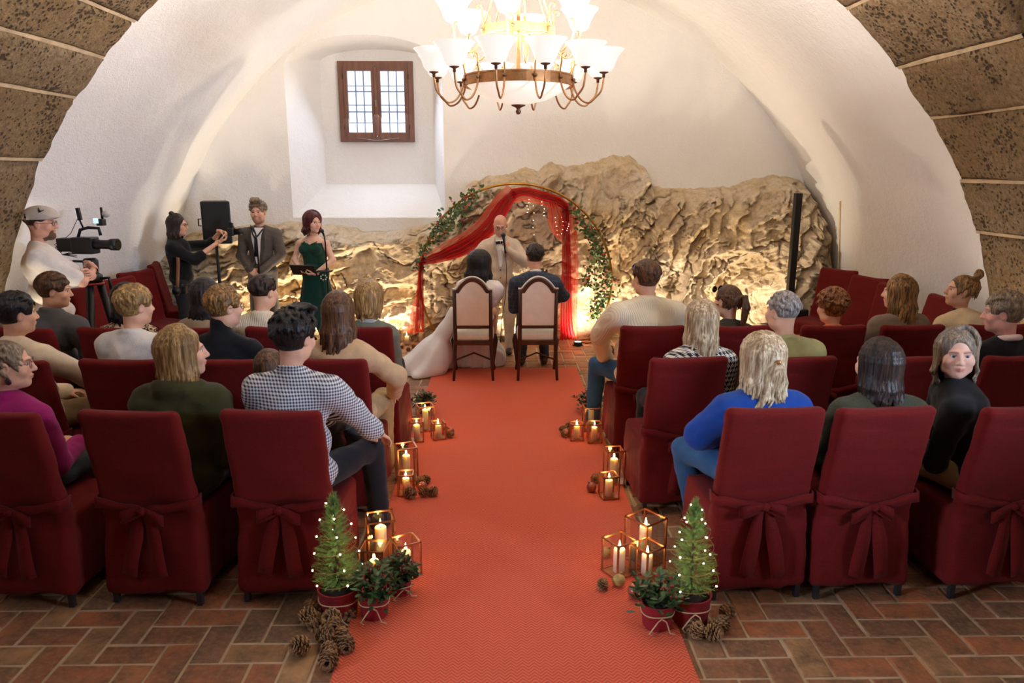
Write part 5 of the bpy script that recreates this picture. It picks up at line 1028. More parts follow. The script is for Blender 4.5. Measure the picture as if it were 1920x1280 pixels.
MB().tube([(-.04, -.02, zc2+.22), (-.03, 0, zc2+.15)], .008, 6).build('monitor_arm', blackmetal, v_); MB().box((.17, -.03, zc2+.20), (.03, .03, .03)).build('viewfinder', black_m, v_, bevel=.006); MB().box((.145, -.065, zc2+.215), (.02, .004, .022)).build('viewfinder_screen', glow('blue_screen', (.35, .7, 1, 1), 1.6), v_); MB().tube([(.165, 0, zc2+.22), (.165, 0, zc2+.33)], .011, 8).build('microphone_stem', blackmetal, v_); MB().ball((.205, 0, zc2+.27), (.036, .03, .03), 12).build('wind_muff', pm('grey_fur', lin(190, 186, 182), .9, .2, 60, .5, 200), v_)
r_ = random.Random(2)
for k in range(5): MB().tube([(-.22, -.03, zc2+.04-.02*k), (-.27-.02*r_.random(), -.05, zc2+.0-.03*k), (-.22, -.06, zc2-.09), (-.08, -.06, zc2-.05-.015*k)], .0035, 5).build('cable', black_m, v_)
MB().tube([(-.2, -.03, zc2+.05), (-.12, -.05, zc2+.10), (-.03, -.05, zc2+.24)], .003, 5).build('cable', black_m, v_)
# a pale cord hanging on the right vault
mb = []; 
for t in np.linspace(0, 1, 14):
    d_ = FW+(1575-4*t-960)/F_PX*RT-((378+140*t)-640)/F_PX*UP; A_ = d_[0]**2+d_[2]**2; B_ = 2*((CAM[0]-XC)*d_[0]+CAM[2]*d_[2]); C_ = (CAM[0]-XC)**2+CAM[2]**2-(RV-.022)**2; k = (-B_+math.sqrt(B_*B_-4*A_*C_))/2/A_; mb.append(tuple(CAM+d_*k))
tag(MB().tube(mb, .010, 6).build('wall_cord', pm('pale_cord', lin(232, 214, 182), .9)), 'pale yellowish cord running down the white vault on the right', 'cord')
# ------------------------------------------------------------------ people in the audience
R_ = math.radians
def kn(name, r, g, b, **k): return pm(name, lin(r, g, b), .88, k.pop('var', .1), k.pop('vs', 14), k.pop('bump', .35), k.pop('bs', 160), sheen=.1, spec=.25, **k)
jeans = kn('blue_denim', 44, 84, 124); darkp = kn('dark_trousers', 28, 28, 34); beigep = kn('beige_trousers', 170, 146, 106); greyp = kn('grey_trousers', 60, 58, 60); shoe_m = pm('dark_leather', lin(34, 24, 20), .4)
hb = dict(black=hair_mat('black_hair', lin(14, 11, 11), lin(44, 36, 36)), dark=hair_mat('dark_brown_hair', lin(26, 17, 13), lin(72, 50, 38)), brown=hair_mat('brown_hair', lin(52, 32, 20), lin(126, 84, 52)), blond=hair_mat('dark_blond_hair', lin(112, 80, 42), lin(206, 164, 104)), ash=hair_mat('ash_blond_hair', lin(134, 100, 66), lin(240, 216, 176)), grey=hair_mat('grey_hair', lin(110, 98, 90), lin(196, 186, 178)), greybrown=hair_mat('grey_brown_hair', lin(92, 72, 54), lin(166, 142, 114)), auburn=hair_mat('auburn_hair', lin(84, 44, 24), lin(196, 128, 72)), red=hair_mat('dark_red_hair', lin(52, 16, 18), lin(116, 42, 38)), silver=hair_mat('silver_blond_hair', lin(92, 82, 78), lin(180, 158, 130)), ombre=hair_mat('honey_brown_hair', lin(70, 46, 28), lin(190, 140, 76)))
BR = lin(70, 48, 34); DK = lin(34, 24, 20)
def SP(label, px, ytop, row, hairtop=.128, dy=.18, bx=0.0, rz=0., hy=0., dz=0.0, **k):
    Yr = ROW[row]; s = k.get('s', 1.03); hw = aty(px, ytop, Yr+dy)-np.array([0, 0, hairtop*s]); X0, Y0 = hw[0]+bx, Yr+.205
    c, sn = math.cos(-rz), math.sin(-rz); d = hw-np.array([X0, Y0, 0]); loc = (c*d[0]-sn*d[1], sn*d[0]+c*d[1], hw[2])
    return person(label, X0, Y0, rz, loc, yaw=hy-rz, near=k.pop('near', {'A': 0, 'B': 1, 'C': 2}[row]), group=k.pop('group', None), shoe=k.pop('shoe', shoe_m), **k)
# back row
I = SP('woman in magenta sweater and round glasses looking right', 8, 636, 'A', rz=R_(-8), hy=R_(-66), hair='bun', hairm=hb['greybrown'], female=True, top=kn('magenta_knit', 146, 20, 92), infl=.022, bottom=pm('dark_spotted_trousers', lin(38, 44, 50), .8), brow=BR, bx=.0, hk=dict(vol=-.004), collar='crew')
specs(I, pm('rose_frame', lin(120, 72, 66), .3), r=.027); earring(I, 1, pm('purple_earring', lin(70, 20, 44), .5), .018, .05)
I = SP('woman in olive padded coat with loose blond hair', 338, 612, 'A', rz=R_(-6), hy=R_(-62), pitch=.08, hair='long', hairm=hb['blond'], female=True, top=kn('olive_quilt', 58, 56, 26, bump=.15), infl=.045, bottom=greyp, brow=BR, bx=-.06, hk=dict(L=.20, vol=.006), collar='hood', fold=.012, k_torso=.09, hairtop=.132)
I_check = SP('man in navy and white gingham shirt with thick black hair', 549, 575, 'A', rz=R_(-6), hy=R_(-26), pitch=-.05, hair='quiff', hairm=hb['black'], top=cloth_pattern('navy_gingham', 'gingham', lin(232, 230, 228), lin(36, 40, 72), .0165), infl=.020, bottom=darkp, brow=DK, bx=-.01, hk=dict(vol=.012, comb=(.3, -.6, 0)), hairtop=.155, collar='shirt', wide=1.02, el=(None, (.33, .16, .80)), wr=(None, (.26, .42, .66)), sleeve=.62, hands=((.45, None, None), (.5, (0, .6, -.7), (.6, .2, .6))), knee=(None, (.24, .46, .58)), ankle=(None, (.26, .50, .09)), beard=None)
I = SP('woman in royal blue sweater and jeans with half tied blond hair', 1432, 626, 'A', rz=R_(8), hy=R_(10), hair='half', hairm=hb['ash'], female=True, top=kn('royal_blue_knit', 18, 62, 140), infl=.032, bottom=jeans, brow=BR, bx=.01, hk=dict(L=.24, vol=.004, w=1.08), collar=None, wide=1.14, el=((-.30, .04, .80), None), knee=((-.22, .42, .58), (.06, .45, .58)), fold=.009)
MB().tube([headpt(I, (.10*math.cos(a), -.035+.085*math.sin(a), -.205-.015*math.sin(a))) for a in np.linspace(0, 6.283, 25)[:-1]], .020, 8, closed=True).build('scarf', cloth_pattern('floral_scarf', 'spots', lin(24, 36, 58), lin(190, 200, 206), .016), I['o']); MB().ball(headpt(I, (.01, -.14, .018)), (.014, .012, .014), 8).build('hair_clip', brass, I['o'])
I = SP('woman in moss green fleece with long dark hair', 1650, 636, 'A', rz=R_(6), hy=R_(28), hair='long', hairm=hb['dark'], female=True, top=kn('moss_fleece', 62, 62, 44, bump=.9, bs=60), infl=.035, bottom=darkp, brow=DK, hk=dict(L=.30, vol=.0), wide=1.08, fold=.010)
I = SP('woman in black sweater and beige trousers looking back at us', 1800, 617, 'A', dy=.26, rz=R_(18), hy=R_(160), pitch=.02, roll=.06, hair='long', hairm=hb['silver'], female=True, top=kn('black_knit', 16, 16, 18), infl=.016, bottom=beigep, brow=DK, bx=.13, hk=dict(L=.175, vol=.004, part=-.03, face=1.12), wide=1.2, fat=1.06, twist=R_(50), eyec='blue', gaze=(.10, 0), smile=.9, s=1.02, skin=lin(232, 180, 156), hand_h=.005, knee=((-.17, .42, .57), (.06, .45, .57)))
# child on the lap of the man in gingham
hx = aty(503, 657, 4.02); bxw, byw = I_check['o'].location.x-.05, 4.04
person('child in a striped top leaning on the gingham shirt man', bxw, byw, R_(-30), (lambda d: (math.cos(R_(30))*d[0]-math.sin(R_(30))*d[1], math.sin(R_(30))*d[0]+math.cos(R_(30))*d[1], hx[2]-.125*.82))((hx-np.array([bxw, byw, 0]))), hair='bob', hairm=hb['brown'], female=True, s=.80, yaw=R_(20), top=cloth_pattern('black_white_stripe', 'stripe', lin(224, 214, 204), lin(34, 30, 32), .022), infl=.012, bottom=greyp, seat=.66, hk=dict(L=.13), near=1, group=None, pelvis=(.02, .06, .78), knee=((-.06, .26, .74), (.08, .28, .74)), ankle=((-.06, .28, .45), (.08, .30, .45)), el=(None, (.26, .0, .86)), wr=(None, (.38, .16, .72)))
# middle row
I = SP('dark haired man in cream sweater leaning on his knee', 26, 551, 'B', rz=R_(-14), hy=R_(-42), hair='short', hairm=hb['black'], top=kn('cream_knit', 226, 206, 178), infl=.026, bottom=beigep, brow=DK, hk=dict(vol=.010), el=(None, (.29, .20, .80)), wr=(None, (.15, .42, .68)), wide=1.03, collar='crew', bx=.02, knee=(None, (.25, .44, .58)))
I = SP('blond boy in off white sweater', 250, 537, 'B', rz=R_(-5), hy=R_(-38), hair='short', hairm=hb['blond'], top=kn('off_white_knit', 216, 208, 198), infl=.022, bottom=jeans, brow=BR, hk=dict(vol=.012, comb=(0, .3, -.4)), s=1.0, collar='crew', bx=-.03)
I = SP('man in black turtleneck and glasses with short fair hair', 418, 538, 'B', rz=R_(-8), hy=R_(-46), hair='short', hairm=hb['ombre'], top=kn('black_turtleneck', 15, 15, 20), infl=.012, bottom=darkp, brow=BR, hk=dict(vol=.008), collar='turtle', wide=1.05, bx=.03); specs(I)
I = SP('woman with very long brown hair in beige cardigan', 633, 549, 'B', rz=R_(-6), hy=R_(-8), hair='long', hairm=hb['brown'], female=True, top=kn('beige_cardigan', 194, 160, 122), infl=.026, bottom=beigep, brow=BR, hk=dict(L=.36, vol=.0), bx=.03, el=(None, (.30, .10, .83)), wr=(None, (.22, .34, .66)))
I = SP('woman in black and white houndstooth jacket with long ash blond hair', 1316, 564, 'B', rz=R_(8), hy=R_(8), hair='long', hairm=hb['ash'], female=True, top=cloth_pattern('houndstooth', 'hound', lin(226, 218, 206), lin(20, 18, 20), .034), infl=.028, bottom=darkp, brow=BR, hk=dict(L=.31, vol=.002), wide=1.04, bx=-.06)
I = SP('grey haired man in pale green shirt', 1470, 547, 'B', rz=R_(6), hy=R_(26), hair='fade', hairm=hb['grey'], top=kn('pale_green_cotton', 168, 160, 106, bump=.15), infl=.020, sleeve=.5, bottom=beigep, brow=BR, hk=dict(vol=-.001), wide=1.08, fat=1.08, collar='crew', bx=.06)
I = SP('grey brown haired man in black sweater with pale collar looking left', 1886, 550, 'B', rz=R_(14), hy=R_(58), hair='short', hairm=hb['greybrown'], top=kn('black_wool', 14, 14, 15), infl=.02, bottom=darkp, brow=BR, hk=dict(vol=.010), wide=1.05, skin=lin(222, 160, 140)); MB().tube([tuple(I['nb']+np.array([.068*math.cos(a), .066*math.sin(a)-.004, .030-.02*math.sin(a)])) for a in np.linspace(0, 6.283, 25)[:-1]], .021, 8, closed=True).build('shirt_collar', kn('pale_collar', 226, 198, 186), I['o'])
# front row
I = SP('man in grey polo shirt with brown hair looking right', 98, 513, 'C', rz=R_(-12), hy=R_(-68), pitch=-.05, hair='short', hairm=hb['brown'], top=kn('grey_polo', 92, 92, 92, bump=.15), infl=.022, bottom=darkp, brow=BR, hk=dict(vol=.008), collar='shirt', wide=1.05, bx=-.09)
I = SP('woman in leopard print blouse with dark hair', 236, 532, 'C', rz=R_(-5), hy=R_(-20), hair='long', hairm=hb['black'], female=True, top=cloth_pattern('leopard', 'leopard', lin(196, 164, 130), lin(28, 20, 18), .026), infl=.022, bottom=darkp, hk=dict(L=.16), wide=1.08, bx=.03)
I = SP('black haired woman in fur vest', 383, 524, 'C', dy=.34, rz=R_(-4), hy=R_(-14), hair='long', hairm=hb['black'], female=True, top=kn('beige_fur', 150, 132, 110, bump=1, bs=70), infl=.03, bottom=darkp, hk=dict(L=.22, vol=.006), fold=.012, bx=-.03)
I = SP('man in ribbed white sweater with cropped brown hair', 493, 515, 'C', dy=.14, rz=R_(-6), hy=R_(-32), hair='short', hairm=hb['dark'], top=rib_mat('ribbed_white_knit', lin(222, 208, 182), .014), infl=.022, bottom=jeans, brow=BR, hk=dict(vol=-.002), wide=1.05, collar='crew', bx=.10)
I = SP('woman with a blond bob in sage jumper and checked collar', 692, 530, 'C', rz=R_(-4), hy=R_(-22), hair='bob', hairm=hb['blond'], female=True, top=kn('sage_knit', 108, 110, 94), infl=.02, bottom=darkp, hk=dict(L=.125, vol=.008), bx=-.03); MB().tube([tuple(I['nb']+np.array([.064*math.cos(a), .062*math.sin(a)-.004, .026-.018*math.sin(a)])) for a in np.linspace(0, 6.283, 25)[:-1]], .020, 8, closed=True).build('shirt_collar', cloth_pattern('checked_collar', 'gingham', lin(226, 222, 214), lin(26, 26, 34), .010), I['o'])
I = SP('broad man in beige knit sweater and jeans with sunglasses on his head', 1212, 490, 'C', rz=R_(6), hy=R_(22), hair='short', hairm=hb['brown'], top=rib_mat('beige_knit', lin(238, 222, 190), .014), infl=.034, bottom=jeans, brow=BR, hk=dict(vol=.010), wide=1.24, fat=1.12, el=((-.33, .06, .90), None), wr=((-.22, .30, .68), None), knee=((-.26, .40, .58), None), ankle=((-.27, .46, .09), None), beard=lin(70, 46, 34), collar='crew'); specs(I, pm('blue_mirror_frame', lin(46, 72, 120), .2), up=.075, dark=True, r=.026, name='sunglasses')
I = SP('woman with a brown ponytail and sunglasses in her hair', 1366, 533, 'C', rz=R_(8), hy=R_(34), hair='pony', hairm=hb['brown'], female=True, top=kn('dark_olive_knit', 58, 52, 36), infl=.02, bottom=darkp, hk=dict(L=.20), brow=BR); specs(I, up=.080, dark=True, r=.027, name='sunglasses')
I = SP('curly auburn haired woman in orange sweater holding a camera', 1562, 541, 'C', rz=R_(8), hy=R_(20), hair='curly', hairm=hb['auburn'], female=True, top=kn('orange_knit', 236, 116, 36), infl=.02, bottom=darkp, hk=dict(vol=.014), collar='crew', el=((-.24, .12, .84), None), wr=((-.24, .30, .98), None), hairtop=.145, hands=((.7, (.1, .3, .9), (-.9, -.3, .2)), (.45, None, None)))
c_ = I['o'].matrix_basis @ Vector(I['WR'][0]); c_ = Vector(I['o'].location)+Matrix.Rotation(R_(8), 3, 'Z') @ Vector(I['WR'][0]); o = empty('compact_camera', (c_.x+.03, c_.y+.05, c_.z+.06), R_(8), 'small black camera with red strap held by the curly haired woman', 'camera'); MB().box((0, 0, 0), (.055, .022, .034)).build('body', black_m, o, bevel=.006); MB().tube([(0, .02, 0), (0, .06, 0)], .024, 12).build('lens', black_m, o); MB().tube([(.05, 0, .03), (.02, -.03, .06), (-.05, 0, .03)], .004, 5).build('strap', red_pl, o)
I = SP('woman in taupe wool coat with long honey brown hair', 1688, 517, 'C', rz=R_(12), hy=R_(46), hair='long', hairm=hb['ombre'], female=True, top=kn('taupe_wool', 122, 104, 86), infl=.035, bottom=darkp, brow=BR, hk=dict(L=.32, vol=.004), wide=1.06, collar=None, bx=.07)
I = SP('woman with her hair in a bun and cream patterned sweater looking left', 1806, 514, 'C', dy=.30, rz=R_(16), hy=R_(80), pitch=.14, hair='bun', hairm=hb['ombre'], female=True, top=kn('cream_cable_knit', 216, 190, 150, bump=.8, bs=28), infl=.026, bottom=darkp, brow=DK, hk=dict(vol=-.002), bx=.09, wide=1.05)
p0 = I['nb']; MB().ribbon([tuple(p0+np.array(q)) for q in ((-.09, .10, -.06), (-.05, .0, .045), (.03, -.085, -.01), (.11, -.15, -.10), (.18, -.155, -.20))], [(.0, .02, .022)]*5, .008).build('bag_strap', black_m, I['o'])
# ------------------------------------------------------------------ the couple
def HL(px, py, Y, X0, Y0, rz, drop):      # head centre in a person's own frame from a pixel at the top of the head
    hw = aty(px, py, Y)-np.array([0, 0, drop]); d = hw-np.array([X0, Y0, 0]); c, s_ = math.cos(-rz), math.sin(-rz); return (c*d[0]-s_*d[1], s_*d[0]+c*d[1], hw[2])
gx = t2.location.x+.005; suit = cloth_pattern('blue_plaid_suit', 'plaid', lin(44, 56, 74), lin(84, 96, 112), .045)
I = person('groom in blue plaid suit sitting before the arch', gx, YC+.265, R_(4), HL(1003, 459, YC+.22, gx, YC+.265, R_(4), .13), hair='short', hairm=hb['dark'], top=suit, infl=.022, bottom=suit, shoe=pm('brown_leather', lin(70, 46, 32), .35), brow=DK, yaw=R_(6), hk=dict(vol=.004), near=1, seat=.545, wide=1.06, el=(None, (.30, .10, .84)), ankle=((-.13, .34, .10), (.13, .36, .10)), s=1.03)
MB().tube([tuple(I['nb']+np.array([.056*math.cos(a), .054*math.sin(a)-.004, .040-.02*math.sin(a)])) for a in np.linspace(0, 6.283, 25)[:-1]], .013, 8, closed=True).build('shirt_collar', kn('white_shirt', 234, 230, 226, bump=.1), I['o'])
bx_ = t1.location.x+.01; white_fur = kn('white_fur', 240, 232, 224, bump=1, bs=70); white_tulle = pm('white_tulle', lin(240, 236, 238), .8, .03, 9, .2, 120)
I = person('bride in white gown and fur stole with long black hair', bx_, YC+.24, R_(-10), HL(899, 471, YC+.24, bx_, YC+.24, R_(-10), .13), hair='long', hairm=hb['black'], female=True, top=white_fur, infl=.040, bottom=None, yaw=R_(-4), roll=.04, hk=dict(L=.44, vol=.008, w=1.22, wave=.008), near=1, seat=.545, el=(None, (.20, .12, .86)), fold=.014, s=1.02)
Gd = SDF((-1.05, -.5, -.02), (.6, .95, .72), .014); Gd.ell((0, .04, .655), (.20, .15, .12), k=0); Gd.cap((0, .05, .66), (0, .40, .64), .125, .13, k=.06); Gd.cap((0, .40, .60), (0, .48, .06), .14, .25, k=.06); Gd.cap((-.10, .42, .5), (-.30, .40, .10), .12, .20, k=.06); Gd.cap((0, .43, .30), (.14, .45, .08), .18, .2, k=.06)
for a, b2, ra, rb in (((-.20, .10, .66), (-.33, .10, .46), .09, .07), ((-.33, .10, .46), (-.46, .10, .20), .07, .17), ((-.46, .10, .20), (-.68, .04, .06), .17, .13), ((-.5, .1, .12), (-.88, -.04, .015), .15, .07), ((-.44, .0, .08), (-.62, -.14, .01), .12, .06), ((-.42, .2, .2), (-.54, .36, .04), .14, .10)): Gd.cap(a, b2, ra, rb, k=.09)
Gd.box((0, 0, -.5), (2, 2, .503), rad=0, sub=True); V, Q = Gd.net(); N = vnormals(V, Q); an_ = np.arctan2(V[:, 1]-.2, V[:, 0]); V += N*((np.sin(an_*17+4*V[:, 2])*.010+np.sin(an_*31+sinoise(V, 1.4, 4, 2)*2)*.006)*np.clip((.6-V[:, 2])*2.5, 0, 1))[:, None]; V[:, 2] = np.maximum(V[:, 2], .004)
g_ = link('gown', np_mesh('gown', V, Q), white_tulle, I['o']); g_.rotation_euler = (0, 0, R_(10))
# ------------------------------------------------------------------ people standing
def ST(label, px, ytop, Y, rz, drop=.13, **k):
    hw = aty(px, ytop, Y); X0 = hw[0]-k.pop('hx', 0.0); Y0 = Y-k.pop('hyo', 0.0); s = k.get('s', 1.03); return person(label, X0, Y0, rz, HL(px, ytop, Y, X0, Y0, rz, drop*s), mode='stand', near=k.pop('near', 1), shoe=k.pop('shoe', shoe_m), **k)
linen = kn('beige_linen', 214, 194, 170, bump=.12); bowtie_m = pm('navy_bow_tie', lin(24, 26, 36), .5); white_sh = MC['white_shirt']
OFX, OFY = aty(938, 403, 8.78)[0], 8.78+.03
OW = HL(953, 470, 8.54, OFX, OFY, R_(180), 0); OE = HL(984, 492, 8.68, OFX, OFY, R_(180), 0)
I = ST('bald officiant in beige suit and bow tie speaking into a microphone', 938, 403, 8.78, R_(180), .121, s=.99, hair=None, top=linen, infl=.022, bottom=linen, brow=lin(120, 90, 70), pitch=-.32, wide=.97, fat=1.06, el=(OE, (.33, .02, 1.10)), wr=(OW, (.30, .16, .90)), hands=((1.0, (.25, .12, .95), (-.6, .75, .1), 1.0), (.5, None, (1, 0, 0))), shoe=shoe_m, skin=lin(222, 164, 138), hand_h=.0052, beard=None, hyo=-.03)
specs(I); nb = I['nb']
def front_strip(I, m, w, z0, z1, name, off=.004):      # a tapering strip lying on the front of the jacket
    zs = np.linspace(z0, z1, 10); ws = [w*(1-.75*t) for t in np.linspace(0, 1, 10)]; x0 = I['nb'][0]; V = []; Fc = []
    for z, w_ in zip(zs, ws):
        for k in range(7): x = x0-w_+2*w_*k/6; V.append((x, front_y(I, x, z)+off, z))
    for i in range(9):
        for k in range(6): Fc.append((i*7+k, i*7+k+1, i*7+k+8, i*7+k+7))
    MB().add(V, Fc, True).build(name, m, I['o'])
def lapels(I, m, w, z0, z1):
    for e in (-1, 1):
        zs = np.linspace(z0, z1, 12); V = []; Fc = []; x0 = I['nb'][0]
        for i, z in enumerate(zs):
            t = i/11; xi = e*w*(1-.75*t); wl_ = .012+.035*math.sin(min(1, t*1.25)*math.pi*.8)
            for k in range(3): x = x0+xi+e*wl_*k/2; V.append((x, front_y(I, x, z)+.010-.004*k, z+.02*k*(1-t)))
        for i in range(11):
            for k in range(2): Fc.append((i*3+k, i*3+k+1, i*3+k+4, i*3+k+3))
        MB().add(V, Fc, True).build('lapel', m, I['o'])
front_strip(I, white_sh, .055, nb[2]+.005, nb[2]-.30, 'shirt_front'); lapels(I, kn('beige_lapel', 200, 180, 156, bump=.12), .055, nb[2]+.005, nb[2]-.32)
for e in (-1, 1): MB().box((nb[0]+e*.028, front_y(I, nb[0], nb[2]-.03)+.012, nb[2]-.022), (.026, .008, .016), Matrix.Rotation(e*.12, 3, 'Y')).build('bow_tie', bowtie_m, I['o'], bevel=.004)
for q in range(3): MB().ball((nb[0], front_y(I, nb[0], nb[2]-.34-.09*q)+.003, nb[2]-.34-.09*q), (.010, .005, .010), 8).build('button', pm('horn_button', lin(120, 96, 72), .4), I['o'])
mo = Vector(I['o'].location)+Matrix.Rotation(R_(180), 3, 'Z') @ Vector(I['WR'][0]+np.array([.050, .03, .095])); mc = empty('microphone', tuple(mo), 0, 'black handheld microphone in the hand of the officiant', 'microphone'); MB().tube([(.02, -.02, -.12), (0, 0, .03), (-.004, .004, .06)], [.011, .014, .02], 10).build('handle', black_m, mc); MB().ball((-.006, .006, .085), .028, 12).build('microphone_head', MC['mic_mesh'], mc); MB().tube([(.02, -.02, -.12), (.03, -.04, -.3), (.02, -.03, -.6), (-.03, .0, -.9), (-.05, .03, -mo.z+.02)], .004, 5).build('cable', black_m, mc)
tweed = cloth_pattern('grey_tweed', 'plaid', lin(86, 76, 68), lin(112, 102, 92), .02)
I = ST('man in grey tweed suit with loose tie and clasped hands', 482, 373, 9.2, R_(176), .15, s=1.05, hair='quiff', hairm=hb['greybrown'], hk=dict(vol=.006), top=tweed, infl=.018, bottom=tweed, brow=BR, yaw=R_(4), el=((-.245, .0, 1.15), (.245, .0, 1.15)), wr=((-.075, .215, .985), (.075, .205, 1.0)), hands=((.75, (.9, .2, -.5), (.2, 1, .5)), (.75, (-.9, .2, -.5), (-.2, 1, .5))), hand_h=.0052, beard=lin(176, 128, 102))
nb = I['nb']; front_strip(I, white_sh, .075, nb[2]+.01, nb[2]-.42, 'shirt_front'); lapels(I, kn('tweed_lapel', 74, 66, 60), .075, nb[2]+.01, nb[2]-.44); MB().ribbon([(nb[0]+.004, front_y(I, nb[0], nb[2]+q)+.014, nb[2]+q) for q in (-.10, -.2, -.33)], [(.012, 0, 0), (.02, 0, 0), (.026, 0, 0)], .006).build('tie', bowtie_m, I['o'])
for e in (-1, 1): MB().tube([tuple(nb+np.array(q)) for q in ((e*.06, .0, .03), (e*.062, front_y(I, e*.06, nb[2]-.02)-nb[1]+.01, -.02), (e*.035, front_y(I, e*.035, nb[2]-.07)-nb[1]+.012, -.07), (.005, front_y(I, 0, nb[2]-.11)-nb[1]+.016, -.11))], [.009]*4, 6).build('tie_loop', bowtie_m, I['o']); MB().tube([tuple(I['WR'][(e+1)//2]+np.array([e*.05*f, -.03*f, .03*f])) for f in (.15, .7)], .036, 10).build('shirt_cuff', white_sh, I['o'])
green = kn('emerald_satin', 12, 58, 50, bump=.05); lace = kn('emerald_lace', 20, 62, 48, bump=.8, bs=60)
I = ST('woman in long emerald dress with dark red curls holding a folder', 585, 393, 9.0, R_(168), .150, s=1.0, hair='long', hairm=hb['red'], hk=dict(L=.15, vol=.008, wave=.02), female=True, top=None, bottom=green, skirt=.27, brow=BR, yaw=R_(60), pelvis=(0, 0, .98), el=((-.24, .02, 1.12), (.25, .02, 1.12)), wr=((-.10, .22, .985), (.12, .20, 1.05)), hands=((.6, (.9, .3, -.1), (-.1, .3, -1)), (.5, (-.8, .5, -.1), (.1, .4, 1))), hand_h=.0052, skin=lin(232, 184, 160), bust=.05)
Bd = SDF((-.3, -.25, .9), (.3, .3, 1.5), .009); pel, ch_, nb = I['pel'], I['ch'], I['nb']; Bd.ell(pel+(nb-pel)*.34, (.138, .108, .15), k=0); Bd.ell(ch_, (.156, .118, .16), k=.05); Bd.ell(pel, (.16, .125, .10), k=.05)
for e in (-1, 1): Bd.ell(ch_+np.array([e*.072, .088, -.012]), (.068, .058, .066), k=.02)
Bd.box(ch_+np.array([0, 0, .30]), (.4, .4, .235), rad=0, sub=True); Bd.ell(ch_+np.array([0, .15, .09]), (.035, .09, .06), k=.02, sub=True); V, Q = Bd.net(); link('bodice', np_mesh('bodice', V, Q), lace, I['o'])
for e in (-1, 1):
    for q in (.075, .035): MB().tube([tuple(ch_+np.array([e*q, .125, .05])), tuple(nb+np.array([e*.085, .055, -.035])), tuple(nb+np.array([e*.09, -.03, -.03])), tuple(ch_+np.array([e*.07, -.11, .06]))], .005, 6).build('strap', lace, I['o'])
    earring(I, e, pm('pearl_earring', lin(236, 226, 214), .3), .010, .03)
fo = Vector(I['o'].location)+Matrix.Rotation(R_(168), 3, 'Z') @ Vector((.02, .27, 1.03)); o = empty('folder', tuple(fo), R_(168), 'black open folder held by the woman in the emerald dress', 'folder')
for e in (-1, 1): MB().box((e*.075, .0, 0), (.078, .075, .006), Matrix.Rotation(.95, 3, 'X')).build('cover', black_m, o)
# photographer
blk = kn('black_shirt', 18, 17, 19); I = ST('photographer in black shirt with a small bun raising her camera', 331, 402, 8.78, R_(-82), .125, s=1.0, hair='long', hairm=hb['dark'], hk=dict(L=.20, vol=-.002, w=.95), female=True, top=blk, infl=.024, bottom=kn('black_denim', 40, 40, 42), brow=DK, yaw=R_(-2), pelvis=(-.02, -.02, .95), el=((-.16, .30, 1.30), (.19, .20, 1.17)), wr=((-.02, .46, 1.47), (.09, .46, 1.36)), sleeve=.62, hands=((.8, (.35, .9, -.15), (-.3, .5, .9)), (.7, (-.2, .9, .3), (.1, .4, -.9))), hand_h=.0052, collar='shirt', hyo=.0)
specs(I); MB().ball(headpt(I, (0, -.055, .135)), (.032, .032, .030), 12).build('hair_bun', hb['dark'], I['o'])
MB().ribbon([tuple(I['SH'][1]+np.array(q)) for q in ((-.04, -.02, .075), (.045, .06, .0), (.065, .06, -.16), (.085, .04, -.36), (.11, .03, -.52))], [(.0, .018, 0)]*5, .008).build('harness_strap', pm('tan_leather', lin(140, 84, 50), .5), I['o'])
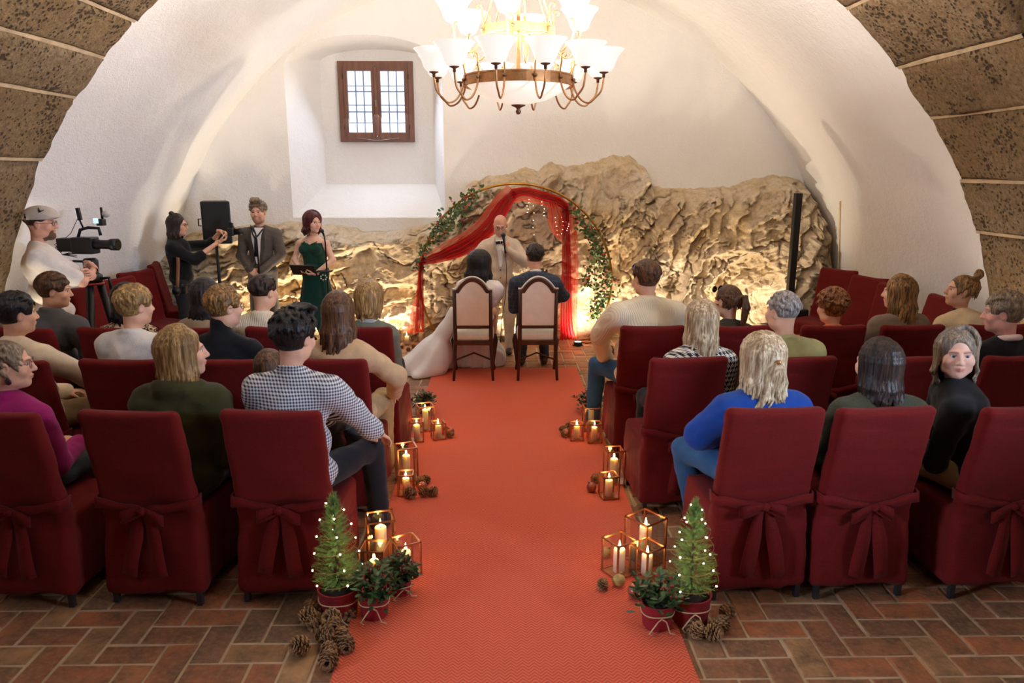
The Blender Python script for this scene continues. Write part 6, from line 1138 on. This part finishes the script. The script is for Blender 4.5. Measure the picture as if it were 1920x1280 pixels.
def cam_body(loc, rz, label, flash):
    o = empty('photo_camera', tuple(loc), rz, label, 'camera'); MB().box((0, 0, 0), (.07, .035, .045)).build('body', black_m, o, bevel=.01); MB().box((0, .0, .055), (.028, .03, .016)).build('prism', black_m, o, bevel=.006); MB().tube([(0, .03, 0), (0, .08, 0), (0, .085, 0), (0, .13, 0)], [.036, .036, .042, .044], 16).build('lens', black_m, o); MB().box((0, -.037, 0), (.035, .002, .024)).build('screen', glow('camera_screen', (.85, .85, 1, 1), .9), o)
    if flash: MB().box((0, .0, .095), (.035, .022, .022)).build('flash', black_m, o, bevel=.005); MB().box((0, .03, .125), (.042, .014, .022), Matrix.Rotation(-.3, 3, 'X')).build('flash_head', pm('white_diffuser', lin(230, 226, 220), .5), o, bevel=.004)
    return o
wl = lambda I, rz, p: Vector(I['o'].location)+Matrix.Rotation(rz, 3, 'Z') @ Vector(p)
cam_body(wl(I, R_(-82), (.05, .60, 1.47)), R_(-82), 'black photo camera with flash raised by the photographer', True); cam_body(wl(I, R_(-82), (.21, .02, .83)), R_(-180), 'second black camera hanging from the tan strap of the photographer', False)
# cameraman
tee = kn('white_tee', 226, 216, 208, bump=.15); I = ST('cameraman in white tee and grey flat cap with folded arms', 72, 386, 6.36, R_(-62), .138, s=1.06, hair='fade', hairm=hb['dark'], hk=dict(vol=-.004), top=tee, infl=.026, bottom=darkp, yaw=R_(-14), brow=BR, beard=lin(74, 48, 34), wide=1.12, fat=1.22, sleeve=.40, el=((-.25, .22, 1.26), (.25, .25, 1.25)), wr=((.08, .33, 1.28), (-.07, .35, 1.32)), hands=((.7, (.9, -.1, .1), (.2, 1, .1)), (.7, (-.9, -.1, .1), (-.2, 1, .1))), hand_h=.005, skin=lin(222, 166, 140))
specs(I); Cp = SDF((-.13, -.16, .0), (.13, .17, .17), .006); Cp.ell((0, -.012, .055), (.092, .112, .085), k=0); Cp.ell((0, .04, .075), (.085, .085, .05), k=.04); Cp.box((0, 0, -.13), (.3, .3, .165), rad=0, sub=True); Cp.ell((0, .085, .052), (.066, .055, .012), k=.012); V, Q = Cp.net(); bake('flat_cap', V, Q, kn('grey_cap', 190, 178, 164), I['o'], I['hd'], I['HR'], I['s'])
c3 = [headpt(I, q) for q in ((.072, .02, .128), (.092, .03, .098), (.080, .06, .110))]; MB().tube(c3, [.003, .010, .003], 6).build('cap_emblem', black_m, I['o'])
